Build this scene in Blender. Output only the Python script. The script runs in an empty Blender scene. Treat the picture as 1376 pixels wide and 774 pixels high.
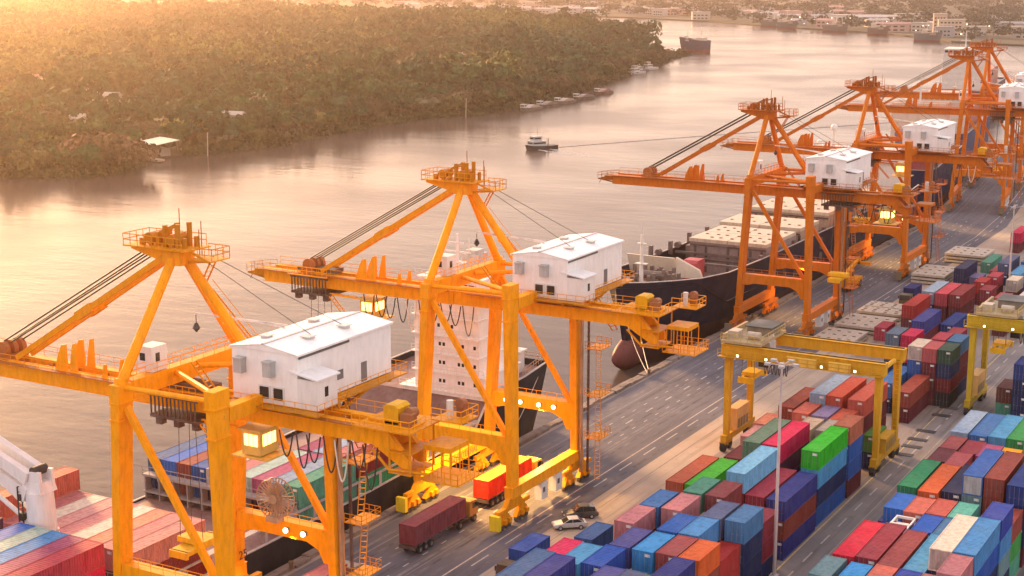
import bpy, math, random
import numpy as np
from mathutils import Vector
R=math.radians
rnd=random.Random(7)
SC=bpy.context.scene
COL=SC.collection
# ---------------------------------------------------------------- camera
cam=bpy.data.cameras.new('camera'); camo=bpy.data.objects.new('camera',cam); COL.objects.link(camo)
camo.location=(0,0,73); camo.rotation_euler=(R(90-11.979),0,R(29.722))
cam.sensor_width=36; cam.lens=53.885; cam.clip_start=1; cam.clip_end=20000
SC.camera=camo
# ---------------------------------------------------------------- sky, sun, exposure
SUN_AZ=60     # degrees left of the quay direction
SUN_EL=12
w=bpy.data.worlds.new('World'); SC.world=w; w.use_nodes=True
nt=w.node_tree; bg=nt.nodes['Background']
sky=nt.nodes.new('ShaderNodeTexSky'); sky.sky_type='NISHITA'; sky.sun_disc=False
sky.sun_elevation=R(SUN_EL); sky.sun_rotation=R(-SUN_AZ)
sky.air_density=1.3; sky.dust_density=2.5; sky.ozone_density=1.0; sky.altitude=0
hs=nt.nodes.new('ShaderNodeMix'); hs.data_type='RGBA'; hs.blend_type='MULTIPLY'; hs.inputs[0].default_value=1
hs.inputs[7].default_value=(1.0,0.83,0.82,1)
vl=nt.nodes.new('ShaderNodeMix'); vl.data_type='RGBA'; vl.blend_type='ADD'; vl.inputs[0].default_value=1
SKY_FILL=8.0   # even fill added to the whole sky to brighten upright faces
vl.inputs[7].default_value=(SKY_FILL,SKY_FILL*.83,SKY_FILL*.83,1)
nt.links.new(sky.outputs[0],hs.inputs[6]); nt.links.new(hs.outputs[2],vl.inputs[6]); nt.links.new(vl.outputs[2],bg.inputs[0])
bg.inputs[1].default_value=0.07
sl=bpy.data.lights.new('sun','SUN'); sl.energy=5.0; sl.angle=R(9); sl.color=(1,0.56,0.24)
so=bpy.data.objects.new('sun',sl); COL.objects.link(so)
sd=Vector((-math.sin(R(SUN_AZ))*math.cos(R(SUN_EL)),math.cos(R(SUN_AZ))*math.cos(R(SUN_EL)),math.sin(R(SUN_EL))))
so.rotation_euler=sd.to_track_quat('Z','Y').to_euler(); so.location=(-200,100,300)
SC.view_settings.view_transform='Standard'; SC.view_settings.look='None'
SC.view_settings.exposure=1.05; SC.view_settings.gamma=1.0
# ---------------------------------------------------------------- helpers
class MB:
    def __init__(s): s.v=[]; s.f=[]
    def add(s,vs,fs):
        o=len(s.v); s.v+= [tuple(p) for p in vs]; s.f+=[tuple(i+o for i in q) for q in fs]
    def box(s,x0,x1,y0,y1,z0,z1):
        s.add([(x0,y0,z0),(x1,y0,z0),(x1,y1,z0),(x0,y1,z0),(x0,y0,z1),(x1,y0,z1),(x1,y1,z1),(x0,y1,z1)],
              [(0,3,2,1),(4,5,6,7),(0,1,5,4),(1,2,6,5),(2,3,7,6),(3,0,4,7)]); return s
    def beam(s,p,q,w,h,w2=None,h2=None,up=(0,0,1)):
        p=Vector(p);q=Vector(q);d=(q-p).normalized();u=Vector(up)
        if abs(d.dot(u))>.98: u=Vector((0,1,0))
        a=d.cross(u).normalized();b=a.cross(d).normalized(); w2=w2 or w;h2=h2 or h
        vs=[]
        for c,ww,hh in ((p,w,h),(q,w2,h2)):
            for i,j in ((-1,-1),(1,-1),(1,1),(-1,1)): vs.append(c+a*(i*ww/2)+b*(j*hh/2))
        s.add(vs,[(0,3,2,1),(4,5,6,7),(0,1,5,4),(1,2,6,5),(2,3,7,6),(3,0,4,7)]); return s
    def leg(s,x0,y0,z0,x1,y1,z1,dx,dy,dx2=None,dy2=None):   # vertical box column with level ends
        dx2=dx2 or dx;dy2=dy2 or dy;vs=[]
        for x,y,z,a,b in ((x0,y0,z0,dx,dy),(x1,y1,z1,dx2,dy2)):
            vs+=[(x-a/2,y-b/2,z),(x+a/2,y-b/2,z),(x+a/2,y+b/2,z),(x-a/2,y+b/2,z)]
        s.add(vs,[(0,3,2,1),(4,5,6,7),(0,1,5,4),(1,2,6,5),(2,3,7,6),(3,0,4,7)]); return s
    def tube(s,p,q,r,n=8,r2=None,cap=True):
        p=Vector(p);q=Vector(q);d=(q-p).normalized();u=Vector((0,0,1))
        if abs(d.dot(u))>.98: u=Vector((1,0,0))
        a=d.cross(u).normalized();b=a.cross(d);r2=r if r2 is None else r2;vs=[]
        for c,rr in ((p,r),(q,r2)):
            for i in range(n):
                t=2*math.pi*i/n; vs.append(c+(a*math.cos(t)+b*math.sin(t))*rr)
        fs=[(i,(i+1)%n,n+(i+1)%n,n+i) for i in range(n)]
        if cap: fs+=[tuple(range(n-1,-1,-1)),tuple(range(n,2*n))]
        s.add(vs,fs); return s
    def path(s,pts,r,n=5):
        for i in range(len(pts)-1): s.tube(pts[i],pts[i+1],r,n,cap=False)
        return s
    def prism(s,poly,z0,z1):   # polygon (counter-clockwise) in plan
        n=len(poly); vs=[(x,y,z0) for x,y in poly]+[(x,y,z1) for x,y in poly]
        s.add(vs,[tuple(range(n-1,-1,-1)),tuple(range(n,2*n))]+[(i,(i+1)%n,n+(i+1)%n,n+i) for i in range(n)]); return s
    def prism_y(s,poly,y0,y1):  # polygon of (x,z) swept along y
        n=len(poly); vs=[(x,y0,z) for x,z in poly]+[(x,y1,z) for x,z in poly]
        s.add(vs,[tuple(range(n)),tuple(range(2*n-1,n-1,-1))]+[(i,n+i,n+(i+1)%n,(i+1)%n) for i in range(n)]); return s
    def prism_x(s,poly,x0,x1):
        n=len(poly); vs=[(x0,y,z) for y,z in poly]+[(x1,y,z) for y,z in poly]
        s.add(vs,[tuple(range(n-1,-1,-1)),tuple(range(n,2*n))]+[(i,(i+1)%n,n+(i+1)%n,n+i) for i in range(n)]); return s
    def rail(s,pts,h=1.1,step=2.0,r=.035,mid=True):
        for i in range(len(pts)-1):
            p=Vector(pts[i]);q=Vector(pts[i+1]);L=(q-p).length;n=max(1,round(L/step))
            for k in range(n+1):
                c=p.lerp(q,k/n); s.tube(c,c+Vector((0,0,h)),r,4,cap=False)
            for hh in ((h,h*.5) if mid else (h,)): s.tube(p+Vector((0,0,hh)),q+Vector((0,0,hh)),r,4,cap=False)
        return s
    def ladder(s,p,q,w=.7,step=.6,r=.05):
        p=Vector(p);q=Vector(q);d=q-p; a=d.cross(Vector((0,0,1)))
        a=Vector((0,1,0)) if a.length<.01 else a.normalized(); n=max(2,int(d.length/step))
        for sgn in(-1,1): s.beam(p+a*sgn*w/2,q+a*sgn*w/2,.08,.16)
        for k in range(n+1):
            c=p.lerp(q,k/n); s.beam(c-a*w/2,c+a*w/2,.18,.05)
        return s
    def mesh(s,name):
        m=bpy.data.meshes.new(name); m.from_pydata(s.v,[],s.f); m.update(); return m
def tag(o,label=None,cat=None,group=None,kind=None):
    if label: o['label']=label
    if cat: o['category']=cat
    if group: o['group']=group
    if kind: o['kind']=kind
    return o
def rgb(c): return (c[0],c[1],c[2],1)
def put(name,data,mat,color=None,parent=None,loc=None,smooth=False):
    if isinstance(data,MB): data=data.mesh(name)
    if mat is not None and not data.materials: data.materials.append(mat)
    if smooth:
        data.polygons.foreach_set('use_smooth',[True]*len(data.polygons))
    o=bpy.data.objects.new(name,data); COL.objects.link(o)
    if color is not None: o.color=rgb(color)
    if parent: o.parent=parent
    if loc: o.location=loc
    return o
def root(name,loc,label=None,cat=None,group=None,rz=0):
    o=bpy.data.objects.new(name,None); COL.objects.link(o); o.location=loc; o.rotation_euler=(0,0,rz); o.empty_display_size=.5
    return tag(o,label,cat,group)
def copy_tree(o,parent=None):
    n=o.copy(); COL.objects.link(n)
    if parent: n.parent=parent
    for ch in KIDS.get(o.name,()) : copy_tree(ch,n)
    return n
KIDS={}
def index_kids():
    KIDS.clear()
    for o in COL.objects:
        if o.parent: KIDS.setdefault(o.parent.name,[]).append(o)
# ---------------------------------------------------------------- materials
def nodes(m):
    m.use_nodes=True; t=m.node_tree; return t,t.nodes,t.links,t.nodes['Principled BSDF']
def N(ns,kind,**kw):
    n=ns.new(kind)
    for k,v in kw.items(): setattr(n,k,v)
    return n
def mixrgb(ns,ls,a,b,f,mode='MIX'):
    n=ns.new('ShaderNodeMix'); n.data_type='RGBA'; n.blend_type=mode
    for s,i in ((f,0),(a,6),(b,7)):
        if hasattr(s,'is_linked') or hasattr(s,'links'): ls.new(s,n.inputs[i])
        else: n.inputs[i].default_value=s
    return n.outputs[2]
def ramp(ns,ls,src,a,b,va=0,vb=1):
    n=ns.new('ShaderNodeMapRange'); n.inputs[1].default_value=a; n.inputs[2].default_value=b; n.inputs[3].default_value=va; n.inputs[4].default_value=vb
    ls.new(src,n.inputs[0]); return n.outputs[0]
def noise(ns,ls,vec,scale,detail=3,rough=.6):
    n=ns.new('ShaderNodeTexNoise'); n.inputs['Scale'].default_value=scale; n.inputs['Detail'].default_value=detail; n.inputs['Roughness'].default_value=rough
    if vec: ls.new(vec,n.inputs['Vector'])
    return n.outputs[0]
def coords(ns,ls,scale=(1,1,1),kind='Object',randomize=True):
    tc=ns.new('ShaderNodeTexCoord'); mp=ns.new('ShaderNodeMapping'); mp.inputs['Scale'].default_value=scale
    ls.new(tc.outputs[kind],mp.inputs[0]); out=mp.outputs[0]
    if randomize:
        oi=ns.new('ShaderNodeObjectInfo'); ad=ns.new('ShaderNodeVectorMath'); ad.operation='ADD'
        ml=ns.new('ShaderNodeMath'); ml.operation='MULTIPLY'; ml.inputs[1].default_value=57.0
        ls.new(oi.outputs['Random'],ml.inputs[0]); ls.new(out,ad.inputs[0]); ls.new(ml.outputs[0],ad.inputs[1]); out=ad.outputs[0]
    return out
def painted(name,rough=.5,wear=.35,rust=(.16,.06,.025),rust_amt=.5,streak=True,dust=.25,metal=0,spec=.3):
    """painted surface: colour comes from the object, with dirt streaks, fading and rust spots"""
    m=bpy.data.materials.new(name); t,ns,ls,b=nodes(m)
    oi=ns.new('ShaderNodeObjectInfo')
    v=coords(ns,ls); vs=coords(ns,ls,(1.0,1.0,.30) if streak else (1,1,1))
    n1=noise(ns,ls,v,.35,4); n2=noise(ns,ls,vs,1.6,4,.65); n3=noise(ns,ls,v,2.3,5,.7)
    c=mixrgb(ns,ls,oi.outputs['Color'],(0,0,0,1),ramp(ns,ls,n2,.42,.75,0,wear))
    c=mixrgb(ns,ls,c,(.42,.38,.34,1),ramp(ns,ls,n1,.4,.72,0,dust))
    c=mixrgb(ns,ls,c,rgb(rust),ramp(ns,ls,n3,.62,.74,0,rust_amt))
    ls.new(c,b.inputs['Base Color']); b.inputs['Roughness'].default_value=rough; b.inputs['Metallic'].default_value=metal
    b.inputs['Specular IOR Level'].default_value=spec
    return m
M={}
M['paint']=painted('weathered_paint')
M['crane']=painted('crane_paint',rough=.45,wear=.26,dust=.05,rust=(.20,.06,.012),rust_amt=.55,spec=.10)
M['white']=painted('white_cladding',rough=.5,wear=.14,dust=.14,rust_amt=.12)
M['box']=painted('container_paint',rough=.55,wear=.45,dust=.07,rust_amt=.5,streak=True,spec=.10)
M['hull']=painted('hull_paint',rough=.55,wear=.35,dust=.04,rust=(.10,.035,.02),rust_amt=.45,spec=.12)
M['steel']=painted('bare_steel',rough=.5,wear=.4,dust=.2,metal=.3)
def plain(name,col,rough=.6,metal=0):
    m=bpy.data.materials.new(name); t,ns,ls,b=nodes(m)
    b.inputs['Base Color'].default_value=rgb(col); b.inputs['Roughness'].default_value=rough; b.inputs['Metallic'].default_value=metal
    return m
M['rubber']=plain('rubber',(.02,.02,.022),.8)
M['glass']=plain('dark_glass',(.02,.025,.03),.12)
M['cable']=plain('cable',(.03,.025,.025),.6)
def emit(name,col,s):
    m=bpy.data.materials.new(name); t,ns,ls,b=nodes(m)
    b.inputs['Base Color'].default_value=rgb(col); b.inputs['Emission Color'].default_value=rgb(col); b.inputs['Emission Strength'].default_value=s
    return m
M['lamp']=emit('lit_lamp',(1,.78,.42),4)
M['lit']=emit('lit_cabin_window',(1,.68,.25),1.1)
M['dot']=emit('distant_lamp',(1,.85,.62),5)
def ground_mat(name,c1,c2,scale=.15,stain=(.03,.028,.03),stain_amt=.5,rough=.85,bump=.15,lines=False):
    m=bpy.data.materials.new(name); t,ns,ls,b=nodes(m)
    v=coords(ns,ls,kind='Object',randomize=False)
    n1=noise(ns,ls,v,scale,5); n2=noise(ns,ls,v,scale*9,4,.7)
    vs=coords(ns,ls,(1.6,.06,1),randomize=False); n3=noise(ns,ls,vs,.6,4,.6)
    c=mixrgb(ns,ls,rgb(c1),rgb(c2),ramp(ns,ls,n1,.35,.65))
    c=mixrgb(ns,ls,c,rgb(stain),ramp(ns,ls,n3,.5,.72,0,stain_amt))
    c=mixrgb(ns,ls,c,rgb(stain),ramp(ns,ls,n2,.58,.72,0,stain_amt*.6))
    ls.new(c,b.inputs['Base Color']); b.inputs['Roughness'].default_value=rough
    bp=ns.new('ShaderNodeBump'); bp.inputs['Strength'].default_value=bump; ls.new(n2,bp.inputs['Height']); ls.new(bp.outputs[0],b.inputs['Normal'])
    return m
def struct(name,mb,mat,color=None,loc=None):
    return tag(put(name,mb,mat,color,loc=loc),kind='structure')
# ================================================================ setting
ZW=-4.5
# water
m=bpy.data.materials.new('river_water'); t,ns,ls,b=nodes(m)
v=coords(ns,ls,randomize=False)
vw=coords(ns,ls,(.5,1.0,1),randomize=False)
b.inputs['Base Color'].default_value=(.085,.06,.05,1); b.inputs['Roughness'].default_value=.16; b.inputs['IOR'].default_value=1.33; b.inputs['Specular IOR Level'].default_value=.085
w1=noise(ns,ls,vw,.55,3,.55); w2=noise(ns,ls,vw,.09,3,.55); w3=noise(ns,ls,v,.012,3,.5)
ad=ns.new('ShaderNodeMath'); ad.operation='MULTIPLY_ADD'; ls.new(w2,ad.inputs[0]); ad.inputs[1].default_value=4.0; ls.new(w1,ad.inputs[2])
bp=ns.new('ShaderNodeBump'); bp.inputs['Strength'].default_value=.17; bp.inputs['Distance'].default_value=.3
ls.new(ad.outputs[0],bp.inputs['Height']); ls.new(bp.outputs[0],b.inputs['Normal'])
ls.new(ramp(ns,ls,w3,.35,.65,.10,.24),b.inputs['Roughness'])
mb=MB(); mb.add([(-4200,-250,ZW),(2200,-250,ZW),(2200,4800,ZW),(-4200,4800,ZW)],[(0,1,2,3)])
struct('river_water',mb,m)
# quay and yard: one sheet with a quay wall
E1=[(-112.6,-200),(-112.6,440),(-127.1,575),(-163,900),(-220,1400)]
def edge(y):
    for (x0,y0),(x1,y1) in zip(E1,E1[1:]):
        if y<=y1: return x0+(x1-x0)*(y-y0)/(y1-y0)
    return E1[-1][0]
M['yard']=ground_mat('yard_concrete',(.21,.18,.165),(.30,.245,.21),.06,(.06,.05,.05),.55)
M['asphalt']=ground_mat('quay_asphalt',(.080,.077,.098),(.125,.118,.140),.05,(.035,.033,.037),.6)
M['apron']=ground_mat('pavement_concrete',(.34,.265,.20),(.42,.33,.25),.09,(.10,.08,.065),.5)
M['lane']=ground_mat('lane_asphalt',(.15,.138,.142),(.215,.19,.18),.08,(.04,.037,.037),.65)
poly=[(x,y) for x,y in E1]+[(1500,1400),(1500,-200)]
poly=poly[::-1]
mb=MB(); mb.prism(poly,-9,0); struct('yard_ground',mb,M['yard'])
def strip(name,xa,xb,y0,y1,z,mat,bend=True,color=None):
    ys=[y0]+[y for _,y in E1 if y0<y<y1]+[y1]; mb=MB()
    for ya,yb in zip(ys,ys[1:]):
        oa=(edge(ya)+112.6) if bend else 0; ob=(edge(yb)+112.6) if bend else 0
        mb.add([(xa+oa,ya,z),(xb+oa,ya,z),(xb+ob,yb,z),(xa+ob,yb,z)],[(0,1,2,3)])
    return struct(name,mb,mat,color)
strip('quay_road',-110.6,-90.4,-200,900,.004,M['asphalt'])
strip('pavement',-90.4,-83.4,-200,520,.004,M['apron'])
strip('yard_lane',-60.2,-49.9,60,420,.004,M['lane'],bend=False)
strip('yard_lane',-33.6,-22,60,420,.004,M['lane'],bend=False)
# quay cope with rough stone edge
mb=MB(); ys=list(np.arange(-60,900,3.0))
for ya in ys:
    a=edge(ya)+.05; bq=edge(ya+2.95)+.05; h=.5+rnd.uniform(-.12,.12)
    q_=1.3+rnd.uniform(-.15,.25); mb.add([(a,ya,.003),(a+q_,ya,.003),(bq+q_,ya+2.95,.003),(bq,ya+2.95,.003),(a,ya,h),(a+q_,ya,h),(bq+q_,ya+2.95,h),(bq,ya+2.95,h)],
           [(4,5,6,7),(0,1,5,4),(1,2,6,5),(2,3,7,6),(3,0,4,7)])
M['kerb']=ground_mat('kerb_concrete',(.16,.12,.10),(.27,.21,.175),.5,(.05,.04,.035),.7,bump=.6)
tag(put('quay_kerb',mb,M['kerb']),kind='structure')
# painted markings and rails
M['mark']=painted('road_paint',rough=.7,wear=.5,dust=.3,rust=(.1,.09,.09),rust_amt=.7,streak=False)
def dashes(name,x,y0,y1,ln,gap,wd,col,z=.009,bend=True):
    mb=MB(); y=y0
    while y<y1:
        a=(edge(y)+112.6) if bend else 0; q=(edge(y+ln)+112.6) if bend else 0
        mb.add([(x-wd/2+a,y,z),(x+wd/2+a,y,z),(x+wd/2+q,y+ln,z),(x-wd/2+q,y+ln,z)],[(0,1,2,3)]); y+=ln+gap
    return tag(put(name,mb,M['mark'],col),kind='structure')
WM=(.42,.39,.36); YM=(.62,.45,.14)
for x in (-100.0,-104.1): dashes('lane_marking',x,60,440,1.3,3.1,.18,WM)
dashes('lane_marking',-102.1,60,445,2.6,5.2,.26,WM)
dashes('lane_marking',-92.8,60,520,4.2,4.2,.22,WM)
dashes('road_line',-94.2,60,640,40,.01,.22,(.46,.38,.31))
dashes('road_line',-98.2,60,640,40,.01,.10,(.22,.20,.20))
dashes('road_line',-106.6,60,640,40,.01,.12,(.26,.24,.23))
dashes('road_line',-88.3,60,340,40,.01,.18,(.22,.17,.14))
dashes('lane_marking',-57.65,90,420,3.6,3.4,.22,WM,bend=False)
dashes('lane_line',-59.55,90,420,40,.01,.16,YM,bend=False)
dashes('lane_line',-55.6,90,420,40,.01,.14,(.33,.28,.24),bend=False)
dashes('lane_line',-51.2,215,420,40,.01,.2,YM,bend=False)
for x in (-95.6,-110.1):
    for dx in (-.16,.16): dashes('crane_rail',x+dx,40,640,30,.005,.12,(.11,.10,.10),.012)
for x,wd,c_ in ((-107.8,.5,(.085,.08,.09)),(-105.4,.4,(.05,.048,.056)),(-103.1,.35,(.08,.075,.085)),(-101.0,.45,(.05,.048,.056)),(-98.9,.5,(.085,.08,.09)),(-97.3,.4,(.05,.047,.055)),(-91.6,.5,(.045,.043,.05))):
    dashes('tyre_track',x,60,640,40,.01,wd,tuple(q*1.35 for q in c_),.0065)
# dark steel drain covers beside the alley
for i,(x,y) in enumerate([(-58.8,236),(-58.8,231),(-58.6,227),(-58.7,222.5),(-58.9,251),(-58.9,246)]):
    mb=MB(); mb.box(-1.5,1.5,-.75,.75,.004,.05)
    for k in range(6): mb.box(-1.4+k*.48,-1.1+k*.48,-.65,.65,.05,.075)
    tag(put('drain_cover',mb,M['steel'],(.05,.05,.055),loc=(x,y,0)),'dark steel drain cover set in the yard lane beside the red containers','drain cover','drain covers along the yard lane')
# ---------------------------------------------------------------- far banks
M['soil']=ground_mat('bank_soil',(.045,.042,.025),(.07,.06,.035),.02,(.03,.03,.02),.6)
isl=[(-640,330),(-446,340),(-442,396),(-428,405),(-414,412),(-420,430),(-430,455),(-426,485),(-419,511),(-424,559),(-429,613),(-428,655),(-414,690),(-416,736),(-424,797),(-446,890),(-476,1000),(-496,1090),(-520,1172),(-527,1222),(-580,1272),(-694,1428),(-780,1540),(-900,1552),(-1036,1560),(-1220,1580),(-1342,1580),(-1520,1588),(-1660,1628),(-1785,1602),(-1900,1590),(-1900,900),(-1300,330)]
_r=random.Random(3); isl2=[]
for (ax,ay),(bx,by) in zip(isl,isl[1:]+isl[:1]):
    k=max(1,int(math.hypot(bx-ax,by-ay)/14)) if ay<1400 and by<1400 and ax>-700 else 1
    for q in range(k): isl2.append((ax+(bx-ax)*q/k+(_r.uniform(-4,2) if q else 0),ay+(by-ay)*q/k))
mb=MB(); mb.prism(isl2,-8,-3.9); struct('island_ground',mb,M['soil'])
far=[(-2600,2060),(-2230,2030),(-2016,2078),(-1780,2105),(-1607,2152),(-1394,2129),(-1173,2082),(-953,2017),(-805,1937),(-683,1834),(-620,1785),(-560,1750),(-480,1685),(-385,1556),(-340,1530),(-300,1515),(-240,1440),(300,1430),(2100,1430),(2100,4700),(-4100,4700),(-4100,2060)]
mb=MB(); mb.prism(far,-8,-3.0); struct('far_bank_ground',mb,M['soil'])
def inside(poly,x,y):
    c=False;n=len(poly);j=n-1
    for i in range(n):
        xi,yi=poly[i];xj,yj=poly[j]
        if (yi>y)!=(yj>y) and x<(xj-xi)*(y-yi)/(yj-yi)+xi: c=not c
        j=i
    return c
def dist_poly(poly,x,y):
    d=1e9;n=len(poly)
    for i in range(n):
        ax,ay=poly[i];bx,by=poly[(i+1)%n];L=(bx-ax)**2+(by-ay)**2
        t=max(0,min(1,((x-ax)*(bx-ax)+(y-ay)*(by-ay))/L)); d=min(d,math.hypot(x-ax-t*(bx-ax),y-ay-t*(by-ay)))
    return d
# foliage
m=bpy.data.materials.new('foliage'); t,ns,ls,b=nodes(m); M['leaf']=m
oi=ns.new('ShaderNodeObjectInfo'); geo=ns.new('ShaderNodeNewGeometry'); tc=ns.new('ShaderNodeTexCoord')
nz=noise(ns,ls,geo.outputs['Position'],.045,4,.6); nz2=noise(ns,ls,geo.outputs['Position'],.6,3,.6)
hsv=ns.new('ShaderNodeHueSaturation'); nz3=noise(ns,ls,geo.outputs['Position'],.11,2,.5)
ls.new(ramp(ns,ls,nz,.32,.68,.475,.53),hsv.inputs['Hue'])
mv=ns.new('ShaderNodeMath'); mv.operation='MULTIPLY'; ls.new(ramp(ns,ls,nz2,.3,.7,.8,1.22),mv.inputs[0]); ls.new(ramp(ns,ls,nz3,.35,.65,.45,2.0),mv.inputs[1]); ls.new(mv.outputs[0],hsv.inputs['Value'])
ls.new(oi.outputs['Color'],hsv.inputs['Color']); ls.new(hsv.outputs[0],b.inputs['Base Color']); b.inputs['Roughness'].default_value=.8
b.inputs['Specular IOR Level'].default_value=.15
M['bark']=plain('bark',(.08,.06,.045),.9)
def crown_pts(r,h,n,rng,lobes):
    """leaf-clump centres and outward directions spread through the lobes of an uneven crown"""
    L=[(rng.normal(0,.42*r),rng.normal(0,.42*r),h*(.42+.42*rng.random()),r*(.30+.28*rng.random())) for _ in range(lobes)]
    L.append((0,0,h*.62,r*.58))
    C=[];D=[]
    for i in range(n):
        lx,ly,lz,lr=L[rng.integers(len(L))]
        d=rng.normal(size=3); d/=np.linalg.norm(d); d[2]=abs(d[2])*.9-.12; k=lr*(.80+.25*rng.random())
        C.append((lx+d[0]*k,ly+d[1]*k,max(h*.12,lz+d[2]*k*.85))); D.append(d)
    return np.array(C),np.array(D)
def leaf_quads(CD,size,rng,jit=.45):
    C,D=CD if isinstance(CD,tuple) else (CD,np.array([[0,0,1.0]])); n=len(C)
    nr=D+rng.normal(0,jit,size=(n,3)); nr/=np.linalg.norm(nr,axis=1)[:,None]
    q=rng.normal(size=(n,3)); a=np.cross(nr,q); a/=np.linalg.norm(a,axis=1)[:,None]; bq=np.cross(nr,a)
    s=(size*(.6+.8*rng.random(n)))[:,None]
    return np.stack([C-a*s-bq*s*.6,C+a*s-bq*s*.5,C+a*s*.7+bq*s*.7,C-a*s*.8+bq*s*.5],1).reshape(-1,3)
def quad_mesh(name,V):
    V=np.asarray(V,dtype=np.float32); n=len(V)//4; me=bpy.data.meshes.new(name)
    me.vertices.add(len(V)); me.vertices.foreach_set('co',V.ravel())
    me.loops.add(4*n); me.loops.foreach_set('vertex_index',np.arange(4*n,dtype=np.int32))
    me.polygons.add(n); me.polygons.foreach_set('loop_start',np.arange(0,4*n,4,dtype=np.int32))
    me.update(calc_edges=True); me.validate(); return me
rng=np.random.default_rng(11)
KINDS=[]
for k,(r,h,nl,lob,sz) in enumerate([(7.5,12,900,6,.66),(9.5,10,1100,8,.72),(5.5,15,800,5,.6),(10,7,1200,11,.62)]):
    me=quad_mesh('crown',leaf_quads(crown_pts(r,h,nl,rng,lob),sz,rng)); me.materials.append(M['leaf'])
    tr=MB(); tr.tube((0,0,0),(0.2,.1,h*.55),.38,7,.2)
    for q in range(5):
        a=q*1.3; tr.tube((.1,.05,h*(.3+.05*q)),(math.cos(a)*r*.55,math.sin(a)*r*.55,h*(.6+.05*q)),.17,5,.06)
    tm=tr.mesh('trunk'); tm.materials.append(M['bark']); KINDS.append((me,tm,r,h))
TREE_LABELS=['tall dark green tree in the wood along the far river bank','broad brownish tree leaning over the far river bank','slim deep green tree rising from the wood across the river','low spreading olive bush at the water edge across the river']
TREE_COL=[(.026,.05,.018),(.055,.042,.022),(.020,.044,.022),(.07,.062,.022)]
def tree(k,x,y,s=1,label=None,col=None,rz=0,group='trees along the far river bank',sz=1):
    me,tm,r,h=KINDS[k]
    ro=root('tree',(x,y,-3.6),label or TREE_LABELS[k],'tree' if k<3 else 'bush',group,rz); ro.scale=(s,s,s*sz)
    put('crown',me,M['leaf'],col or TREE_COL[k],ro); put('trunk',tm,M['bark'],None,ro); return ro
# singled-out trees and bushes seen at the water edge
for k,x,y,s,lb,c in [(3,-423,426,1.9,'wide russet bush mound behind the leftmost mooring posts','.115,.062,.035'),(3,-434,440,1.5,'low reddish brown thicket between the two mooring posts and the shed','.11,.06,.035'),
    (1,-440,500,1.5,'big rounded light olive tree right of the tin roofed shed','.16,.135,.04'),(3,-452,405,1.1,'yellowish bush low at the left end of the far bank','.20,.15,.05'),(0,-428,662,1.0,'pale grey green tree beside the lone post on the bank','.12,.12,.07')]:
    tree(k,x,y,s,lb,tuple(float(q) for q in c.split(',')),rnd.uniform(0,6),sz=.85)
cnt=0
yy=402.0
while yy<1280 and cnt<210:
    for band in range(3):
        # shore x at this y
        xs=None
        for (ax,ay),(bx,by) in zip(isl[1:],isl[2:21]):
            if ay<=yy<=by: xs=ax+(bx-ax)*(yy-ay)/(by-ay)
        if xs is None: continue
        x=xs-3-band*10-rnd.uniform(-3,5); y=yy+rnd.uniform(-3,3)
        if band==0 and (450<y<480): continue
        k=rnd.choice([0,1,1,2,3,3] if band==0 else [0,0,1,1,2]); s=rnd.uniform(.7,1.15)
        c=TREE_COL[k]; f=rnd.uniform(.75,1.3); tree(k,x,y,s,None,(c[0]*f,c[1]*f,c[2]*f),rnd.uniform(0,6.28)); cnt+=1
    yy+=7.5+yy*.004
# the wood behind, reads as one mass
Q=[[],[],[],[]]
CL=[leaf_quads(crown_pts(r,h,nl,rng,lob),sz,rng).reshape(-1,4,3) for (r,h,nl,lob,sz) in [(7.5,12,240,6,.80),(11,14,330,9,.92),(6,16,200,5,.80),(13,16,400,8,1.0),(9,6,200,8,.85),(4,8,100,4,.75)]]
HOUSES=[(-470,560),(-585,600),(-735,690),(-520,640),(-690,760),(-500,860),(-520,510),(-640,640),(-700,560),(-560,735),(-860,880),(-790,700),(-1000,940),(-620,1010),(-760,1150),(-900,1350),(-560,900),(-1150,1250),(-640,820),(-980,1130)]
CLEAR=[(-520,560,40,28),(-470,520,22,16),(-600,700,45,30),(-680,600,50,26),(-760,800,60,40),(-560,830,35,30),(-640,950,45,40),(-900,1000,80,40),(-820,620,60,30),(-500,700,20,24),(-720,1150,60,45),(-1100,1150,90,50),(-560,1080,26,30)]
n=0; tries=0
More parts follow.
